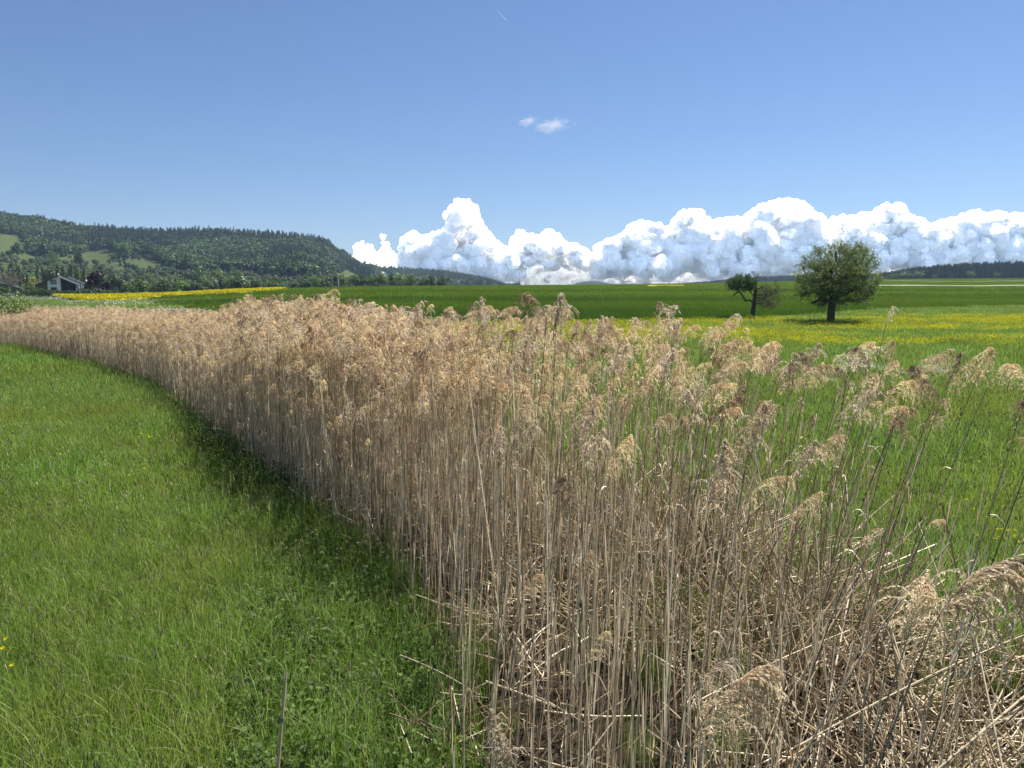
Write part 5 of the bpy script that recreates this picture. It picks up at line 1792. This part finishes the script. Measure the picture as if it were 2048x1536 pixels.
# second house just behind, to the right
H2 = 264.0
h2x = lambda px: (px - 1024) / F2 * H2
h2z = lambda py: EYE + (580 - py) * H2 / 1523
b2 = (h2x(128), H2, float(terrain(h2x(150), H2)))
hs2 = empty('white_house', b2, R(27), label='plain white house with reddish roof edge behind the gabled one', category='house')
q = lambda px, py: (h2x(px) - b2[0], h2z(py) - b2[2])
rx_, rz_ = q(136.5, 553.5)
ex, ez = q(178, 576)
sl = (rz_ - ez) / (ex - rx_)
g = Geo(); g.prism([(rx_ - 3, -.5), (ex - .6, -.5), (ex - .6, rz_ - (ex - .6 - rx_) * sl - .1), (rx_, rz_ - .1), (rx_ - 3, rz_ - 3 * sl - .1)], 0, 9)
g.obj('wall', [M_WALL], hs2)
g = Geo(); g.prism([(rx_, rz_ - .1), (ex, ez - .1), (ex, ez + .2), (rx_, rz_ + .2)], -.5, 9.5)
rf2 = g.obj('roof', [M_ROOFR], hs2)
g = Geo(); g.prism([(rx_ - 3.6, rz_ - 3.6 * sl - .1), (rx_ - .003, rz_ - .1), (rx_ - .003, rz_ + .2), (rx_ - 3.6, rz_ - 3.6 * sl + .2)], -.5, 9.5)
g.obj('roof', [M_ROOFR], hs2)
g = Geo(); g.prism([(rx_ + .1, rz_ - .25), (rx_ + 4.5, rz_ - 4.4 * sl - .25), (rx_ + 4.5, rz_ - 4.4 * sl + .24), (rx_ + .1, rz_ + .24)], -.62, -.503)
g.obj('verge', [M_TRIM], rf2)
g = Geo(); g.box(rx_ + 5.0, rx_ + 5.6, 2, 2.7, rz_ - 2.6, rz_ - 1.0); g.obj('chimney', [M_WALL], rf2)
for xx in (1.8, 4.2):
    g = Geo(); g.box(rx_ + xx - .08, rx_ + xx + .98, -.06, -.003, 0.9, 2.2); wi = g.obj('window', [M_TRIM], hs2)
    g = Geo(); g.box(rx_ + xx, rx_ + xx + .9, -.09, -.063, 1.0, 2.1); g.obj('pane', [M_GLASS], wi)

# neighbouring roof cut by the left edge
H3 = 262.0
h3x = lambda px: (px - 1024) / F2 * H3
h3z = lambda py: EYE + (580 - py) * H3 / 1523
b3 = (h3x(-30), H3 + 6, float(terrain(h3x(-10), H3)))
hs3 = empty('low_house', b3, R(27), label='low house at the left edge with a pale sloping roof edge', category='house')
hs3.scale = (.85, .5, 1)
g = Geo(); g.prism([(0, -.5), (8.4, -.5), (8.4, h3z(577) - b3[2]), (0, h3z(562) - b3[2])], 0, 8); g.obj('wall', [plain_mat('olive_render', (.14, .13, .08), .9)], hs3)
g = Geo(); g.prism([(-.5, h3z(561) - b3[2]), (9.1, h3z(577.5) - b3[2]), (9.1, h3z(577.5) - b3[2] + .25), (-.5, h3z(561) - b3[2] + .25)], -.5, 8.5); rf3 = g.obj('roof', [M_ROOF], hs3)
g = Geo(); g.prism([(-.5, h3z(561) - b3[2] - .08), (9.15, h3z(577.5) - b3[2] - .08), (9.15, h3z(577.5) - b3[2] + .32), (-.5, h3z(561) - b3[2] + .32)], -.6, -.503); g.obj('verge', [M_TRIM], rf3)

# clipped hedge in front of the houses: separate clumps
for k, (a, b, tp, kd) in enumerate(((30, 68, 581, 'dark'), (66, 98, 578.5, 'mid'), (96, 130, 580.5, 'mid'), (128, 160, 580.5, 'dark'), (160, 200, 577, 'dark'), (196, 236, 579.5, 'mid'))):
    Yh = 243.5
    xc = ((a + b) / 2 - 1024) / F2 * Yh
    zz = float(terrain(xc, Yh))
    hw = (b - a) / 2 / F2 * Yh
    top = EYE + (580 - tp) * Yh / 1523 - zz
    g = Geo()
    n = 1500
    p = np.stack([rng.uniform(-hw, hw, n), rng.uniform(-0.9, 0.9, n), rng.uniform(-0.1, 1, n) * top], 1)
    p[:, 2] *= 1 + 0.18 * vnoise(p * [0.6, 0.6, 0] + k * 9, 4) * (p[:, 2] > top * .5)
    quads(g, p, rng.normal(0, 1, (n, 3)) + [0, -.5, .6], rng.uniform(.10, .22, n), rng.random(n))
    lbs = ('dark hedge section left of the gabled house', 'hedge section before the brown timber wall', 'hedge section before the white gable wall', 'dark hedge section before the conservatory', 'taller dark hedge section under the copper beech', 'hedge section at the right end beyond the copper beech')
    hd = empty('hedge', (xc, Yh, zz), label=lbs[k], category='hedge')
    g.obj('foliage', [CROWN[kd]], hd)
# tree in front of the low house, shading the car
tree_px(10, 592, 574, 26, 252, 'dark', 'dark olive bush before the low house at the left edge', name='bush', cat='bush', trunk=False)
tree_px(-8, 592, 572, 30, 256, 'mid', 'green bush at the very left edge before the low house', name='bush', cat='bush', trunk=False)

# white car half hidden behind the bush
cx_ = (24 - 1024) / F2 * 247
car = empty('parked_car', (cx_, 247, float(terrain(cx_, 247)) + .05), R(200), label='white car parked beside the dark hedge at the left', category='car')
g = Geo()
prof = [(-2.1, .35), (2.1, .35), (2.15, .75), (1.9, .95), (1.0, 1.02), (.35, 1.45), (-1.2, 1.48), (-1.95, 1.0), (-2.15, .8)]
g.prism(prof, -.85, .85)
g.obj('body', [plain_mat('white_car_paint', (.8, .8, .8), .25, .02)], car)
g = Geo(); g.prism([(.9, 1.0), (.32, 1.40), (-1.15, 1.42), (-1.7, 1.02)], -.856, .856); g.obj('windows', [M_GLASS], car)
M_TYRE = plain_mat('tyre_rubber', (.02, .02, .02), .9)
M_RIM = plain_mat('rim_metal', (.5, .5, .5), .3, .05, 3, 0, .8)
for wx in (-1.3, 1.3):
    for wy in (-.8, .8):
        g = Geo(); g.tubes(np.array([[[wx, wy - .1, .33], [wx, wy + .1, .33]]]), np.full((1, 2), .33), np.array([.5]), 14)
        g.prism([(wx + .33 * math.cos(a_), .33 + .33 * math.sin(a_)) for a_ in np.linspace(0, 6.2832, 15)[:-1]], wy - .1, wy + .1)
        wl_ = g.obj('wheel', [M_TYRE], car)
        g = Geo(); g.prism([(wx + .2 * math.cos(a_), .33 + .2 * math.sin(a_)) for a_ in np.linspace(0, 6.2832, 11)[:-1]], wy - .105 if wy < 0 else wy + .101, wy - .101 if wy < 0 else wy + .105)
        g.obj('rim', [M_RIM], wl_)
for wy in (-.55, .55):
    g = Geo(); g.box(2.08, 2.17, wy - .2, wy + .2, .65, .8); g.obj('headlight', [M_BLIND], car)

# flag pole right of the conservatory is only a pale post
def post(px, ytop, ybase, Y, rad, label, mat):
    X = (px - 1024) / F2 * Y
    z0 = float(terrain(X, Y))
    z1 = EYE + (580 - ytop) * Y / 1523
    g = Geo()
    g.tubes(np.array([[[0, 0, -.2], [0, 0, (z1 - z0) * .6], [0, 0, z1 - z0]]]), np.array([[rad, rad, rad * .85]]), np.array([.5]), 8)
    me = g.mesh('post', [mat])
    o = link('post', me, label=label, category='post')
    o.location = (X, Y, z0)
    return o


post(159.5, 576, 592, 243, .12, 'pale post in front of the conservatory', M_TRIM)
post(677.3, 558, 577, 296, .16, 'white post beside the dark hunting hide', M_TRIM)
# hunting hide on legs
Xh = (671.5 - 1024) / F2 * 300
zh = float(terrain(Xh, 300))
hide = empty('hunting_hide', (Xh, 300, zh), R(12), label='dark wooden hunting hide on the crest beside a white post', category='hunting hide')
top = EYE + (580 - 553) * 300 / 1523 - zh
for sx_ in (-1, 1):
    for sy_ in (-1, 1):
        g = Geo(); g.tubes(np.array([[[sx_ * .9, sy_ * .8, -.2], [sx_ * .55, sy_ * .55, top - 2.0]]]), np.full((1, 2), .08), np.array([.5]), 6); g.obj('leg', [M_DARKW], hide)
g = Geo(); g.box(-.75, .75, -.75, .75, top - 2.0, top - 1.05); g.box(-.75, -.62, -.75, -.62, top - 1.05, top - .4); g.box(.62, .75, -.75, -.62, top - 1.05, top - .4)
g.box(-.75, .75, .62, .75, top - 1.05, top - .4); g.obj('cabin', [M_DARKW], hide)
g = Geo(); g.prism([(-1, top - .4), (1, top - .2), (1, top - .05), (-1, top - .25)], -.95, .95); g.obj('roof', [M_DARKW], hide)
g = Geo()
for k in range(6):
    g.box(-.3, .3, -1.25 + k * .07, -1.18 + k * .07, .3 + k * .38, .36 + k * .38)
g.obj('ladder', [M_DARKW], hide)
tree_px(668, 578, 571, 18, 297, 'bush', 'dark shrub at the foot of the hunting hide', name='bush', cat='bush', trunk=False)

# ================================================================== CLOUDS (outside the air box)
def ico(n):
    import bmesh
    bm = bmesh.new(); bmesh.ops.create_icosphere(bm, subdivisions=n, radius=1)
    V = np.array([v.co[:] for v in bm.verts]); F = np.array([[v.index for v in f.verts] for f in bm.faces]); bm.free()
    return V, F


I2, I3 = ico(2), ico(3)
M_CLOUD, t_, out_ = mat_new('cumulus')
N, L = t_.nodes.new, t_.links.new
d_ = N('ShaderNodeBsdfDiffuse'); d_.inputs[0].default_value = (.56, .55, .53, 1)
tr_ = N('ShaderNodeBsdfTranslucent'); tr_.inputs[0].default_value = (1.18, 1.15, 1.10, 1)  # colour above white stands in for light scattered inside the cloud
ms_ = N('ShaderNodeAddShader')
gg = N('ShaderNodeNewGeometry')
nz = N('ShaderNodeTexNoise'); nz.inputs['Scale'].default_value = 1 / 90.; nz.inputs['Detail'].default_value = 7; nz.inputs['Roughness'].default_value = .6
L(gg.outputs['Position'], nz.inputs[0])
bb = N('ShaderNodeBump'); bb.inputs['Strength'].default_value = .14; bb.inputs['Distance'].default_value = 22
L(nz.outputs[0], bb.inputs['Height']); L(bb.outputs[0], d_.inputs['Normal'])
L(d_.outputs[0], ms_.inputs[0]); L(tr_.outputs[0], ms_.inputs[1])
# distance haze put into the opacity: clouds fade towards their base
sp_ = N('ShaderNodeSeparateXYZ'); L(gg.outputs['Position'], sp_.inputs[0])
mr_ = N('ShaderNodeMapRange'); mr_.inputs[1].default_value = 60; mr_.inputs[2].default_value = 620; mr_.inputs[3].default_value = .30; mr_.inputs[4].default_value = 1.0
L(sp_.outputs[2], mr_.inputs[0])
tp_ = N('ShaderNodeBsdfTransparent')
m3_ = N('ShaderNodeMixShader')
L(mr_.outputs[0], m3_.inputs[0]); L(tp_.outputs[0], m3_.inputs[1]); L(ms_.outputs[0], m3_.inputs[2])
L(m3_.outputs[0], out_.inputs[0])
M_CLOUD2 = M_CLOUD.copy()            # thin fringe; for the low row, haze put into opacity and colour
M_CLOUD2.name = 'thin_hazed_cumulus'
for n_ in M_CLOUD2.node_tree.nodes:
    if n_.bl_idname == 'ShaderNodeBsdfDiffuse':
        n_.inputs[0].default_value = (.50, .49, .475, 1)
    if n_.bl_idname == 'ShaderNodeBsdfTranslucent':
        n_.inputs[0].default_value = (.55, .54, .52, 1)
    if n_.bl_idname == 'ShaderNodeMapRange':
        n_.inputs[3].default_value = .07; n_.inputs[4].default_value = .34
M_CLOUD3 = M_CLOUD.copy()
M_CLOUD3.name = 'veiled_cumulus'
for n_ in M_CLOUD3.node_tree.nodes:
    if n_.bl_idname == 'ShaderNodeMapRange':
        n_.inputs[3].default_value = .2; n_.inputs[4].default_value = .6
CY = 9000.0
KP = CY / F2
r_ = np.random.default_rng(91)


def cloud(label, env, basey, dens, rmax, depth=0.0, mat=None):
    """env: list of (px, top py); billows fill the outline between env and basey"""
    env = np.array(env, float)
    x0, x1 = env[0, 0], env[-1, 0]
    big = []
    tries = int((x1 - x0) * dens)
    for _ in range(tries):
        px = r_.uniform(x0, x1)
        tp = np.interp(px, env[:, 0], env[:, 1])
        bs = basey if np.isscalar(basey) else np.interp(px, *basey)
        th = bs - tp
        if th < 6:
            continue
        py = tp + th * r_.random() ** 1.1
        rr = min(rmax, 0.42 * th, 4 + 0.55 * (py - tp) + 3) * r_.uniform(.65, 1.05)
        dd = min(px - x0, x1 - px)
        rr = min(rr, 3 + dd * 0.8)
        py = max(py, tp + rr * 0.92)
        big.append((px, py, max(rr, 2.5)))
    V, F, n = [], [], 0
    C0 = np.array([(x0 + x1) / 2, 0])
    cx0 = (C0[0] - 1024) * KP

    def puff(c, rad, I, sd):
        nonlocal n
        v = I[0] * rad * np.array([1, 1, r_.uniform(.8, 1.0)])
        p = v + c
        k = fbm(p / (rad * 0.9), 3, 70)
        k2 = fbm(p / 60.0, 3, 71)
        v = v * (1 + 0.24 * k + 0.08 * k2)[:, None]
        V.append(v + c); F.append(I[1] + n); n += len(v)
    for (px, py, rr) in big:
        Yc = CY + depth + r_.uniform(-1, 1) * 300 + (580 - py) * 2.0
        c = np.array([(px - 1024) / F2 * Yc, Yc, EYE + (580 - py) / 1523 * Yc])
        rad = rr * Yc / F2
        puff(c, rad, I3, 0)
        for j in range(9):
            d = r_.normal(0, 1, 3); d[1] = -abs(d[1]) * .9; d[2] = d[2] * .8 + .25
            d /= np.linalg.norm(d)
            puff(c + d * rad * 0.88, rad * r_.uniform(.30, .55), I3 if rad > 70 else I2, 0)
    nb = sum(len(f) for f in F)
    for _ in range(int((x1 - x0) * 0.55)):         # torn fringe of thin cloud round the outline
        px = r_.uniform(x0 + 4, x1 - 4)
        tp = np.interp(px, env[:, 0], env[:, 1])
        py = tp + abs(r_.normal(0, 6)) + 1.0
        Yc = CY + depth + r_.uniform(-1, 1) * 300 + (580 - py) * 2.0
        c = np.array([(px - 1024) / F2 * Yc, Yc, EYE + (580 - py) / 1523 * Yc])
        puff(c, r_.uniform(1.2, 4.0) * Yc / F2, I2, 0)
    Vv = np.concatenate(V)
    mi = np.zeros(sum(len(f) for f in F), int)
    mi[nb:] = 1
    org = np.array([cx0, CY + depth, 0.0])
    o = link('cumulus_cloud', mesh_np('cumulus_cloud', Vv - org, np.concatenate(F), [mat or M_CLOUD, M_CLOUD2], midx=mi, smooth=True), label=label, category='cloud')
    o.location = tuple(org)
    return o


cloud('towering white cumulus cloud left of the middle of the sky', [(800, 520), (812, 478), (826, 462), (842, 474), (862, 470), (888, 462), (900, 452), (912, 440), (908, 412), (918, 401), (932, 401), (945, 412), (950, 436), (962, 452), (985, 478), (1004, 492), (1030, 500), (1050, 520)], 556, 1.15, 18)
cloud('small white cloud heap behind the end of the wooded hill', [(702, 540), (718, 492), (726, 481), (738, 487), (744, 500), (764, 506), (768, 470), (773, 470), (778, 505), (800, 510), (830, 520)], 548, .7, 10, 300, M_CLOUD3)
cloud('rounded white cloud right of the towering one', [(1020, 520), (1028, 475), (1040, 461), (1056, 470), (1078, 474), (1096, 461), (1112, 472), (1120, 487), (1150, 488), (1160, 496), (1180, 505)], 530, .9, 14, 100)
cloud('long bright cumulus bank above the broken tree', [(1180, 525), (1196, 492), (1215, 482), (1240, 470), (1250, 468), (1262, 450), (1280, 444), (1310, 448), (1325, 462), (1345, 452), (1352, 432), (1364, 419), (1384, 420), (1400, 434), (1432, 442), (1448, 436), (1480, 436), (1500, 420), (1525, 408), (1545, 404), (1568, 398), (1590, 404), (1612, 418), (1634, 438), (1640, 455), (1660, 470)], 548, 1.1, 19)
cloud('bright cumulus with a domed top behind the large tree', [(1630, 500), (1645, 455), (1655, 440), (1675, 432), (1700, 434), (1720, 428), (1745, 426), (1760, 410), (1775, 405), (1792, 412), (1802, 430), (1830, 440), (1845, 452), (1880, 470)], 530, 1.1, 18, 150)
cloud('cumulus bank running out of the right edge', [(1840, 500), (1855, 448), (1885, 440), (1915, 430), (1945, 422), (1960, 432), (1985, 426), (2005, 432), (2020, 428), (2048, 440), (2080, 432), (2120, 450), (2160, 500)], 530, 1.1, 18)
cloud('low hazy cloud row along the horizon', [(690, 560), (740, 540), (800, 536), (860, 520), (960, 530), (1010, 530), (1050, 536), (1110, 530), (1140, 545), (1200, 540), (1240, 545), (1290, 540), (1320, 550), (1400, 545), (1460, 545), (1540, 520), (1640, 525), (1760, 520), (1900, 530), (2040, 520), (2160, 540)], 576, .6, 8, 1200, M_CLOUD2)

# small thin clouds and the vapour trail: real little volumes
def wisp(px, py, wpx, hpx, Y, dn, label, name='wispy_cloud'):
    c = at(px, py, Y)
    k = Y / F2
    m, t, out = mat_new(name)
    N, L = t.nodes.new, t.links.new
    pv = N('ShaderNodeVolumePrincipled'); pv.inputs['Color'].default_value = (1, 1, 1, 1); pv.inputs['Anisotropy'].default_value = 0.2
    tc = N('ShaderNodeTexCoord')
    nz = N('ShaderNodeTexNoise'); nz.inputs['Scale'].default_value = 1.5; nz.inputs['Detail'].default_value = 6; nz.inputs['Distortion'].default_value = .6
    L(tc.outputs['Object'], nz.inputs[0])
    ln = N('ShaderNodeVectorMath'); ln.operation = 'LENGTH'; L(tc.outputs['Object'], ln.inputs[0])
    su = N('ShaderNodeMath'); su.operation = 'SUBTRACT'; L(nz.outputs[0], su.inputs[0])
    ml = N('ShaderNodeMath'); ml.operation = 'MULTIPLY_ADD'; ml.inputs[1].default_value = .42; ml.inputs[2].default_value = .22
    L(ln.outputs['Value'], ml.inputs[0]); L(ml.outputs[0], su.inputs[1])
    mx = N('ShaderNodeMath'); mx.operation = 'MAXIMUM'; mx.inputs[1].default_value = 0; L(su.outputs[0], mx.inputs[0])
    m2 = N('ShaderNodeMath'); m2.operation = 'MULTIPLY'; m2.inputs[1].default_value = dn; L(mx.outputs[0], m2.inputs[0])
    L(m2.outputs[0], pv.inputs['Density']); L(pv.outputs[0], out.inputs['Volume'])
    V, F = I3
    o = link(name, mesh_np(name, V, F, [m]), label=label, category='cloud')
    o.location = tuple(c)
    o.scale = (wpx / 2 * k, wpx / 2 * k, hpx / 2 * k)
    return o


wisp(1057, 242, 52, 26, 9000, .018, 'tiny wispy cloud high in the blue, left of its larger twin')
wisp(1106, 250, 92, 34, 9000, .013, 'small thin cloud high in the blue sky, right of the tiny one')
a_, b_ = at(989, 14, 9000), at(1013.5, 42, 9000)
m, t, out = mat_new('vapour_trail')
e_ = t.nodes.new('ShaderNodeVolumePrincipled'); e_.inputs['Density'].default_value = 0.02; e_.inputs['Color'].default_value = (1, 1, 1, 1)
t.links.new(e_.outputs[0], out.inputs['Volume'])
g = Geo()
tt_ = np.linspace(0, 1, 8)
ax = (b_ - a_)[None] * tt_[:, None]
g.tubes(ax[None], np.array([[.5, 3, 5, 6, 7, 7.5, 8, 7]]), np.array([.5]), 8)
o = g.obj('vapour_trail', [m], label='short white aircraft vapour trail at the top of the sky', category='vapour trail')
o.location = tuple(a_)

# ================================================================== AIR
g = Geo()
g.box(-2600, 2600, -60, 3120, -12, 240)
M_HAZE, t, out = mat_new('haze')
pv = t.nodes.new('ShaderNodeVolumePrincipled')
pv.inputs['Color'].default_value = (.50, .72, 1.0, 1)
pv.inputs['Density'].default_value = 0.00010
pv.inputs['Anisotropy'].default_value = 0.3
t.links.new(pv.outputs[0], out.inputs['Volume'])
g.obj('haze', [M_HAZE], kind='stuff', label='thin blue air between the camera and the far hills')
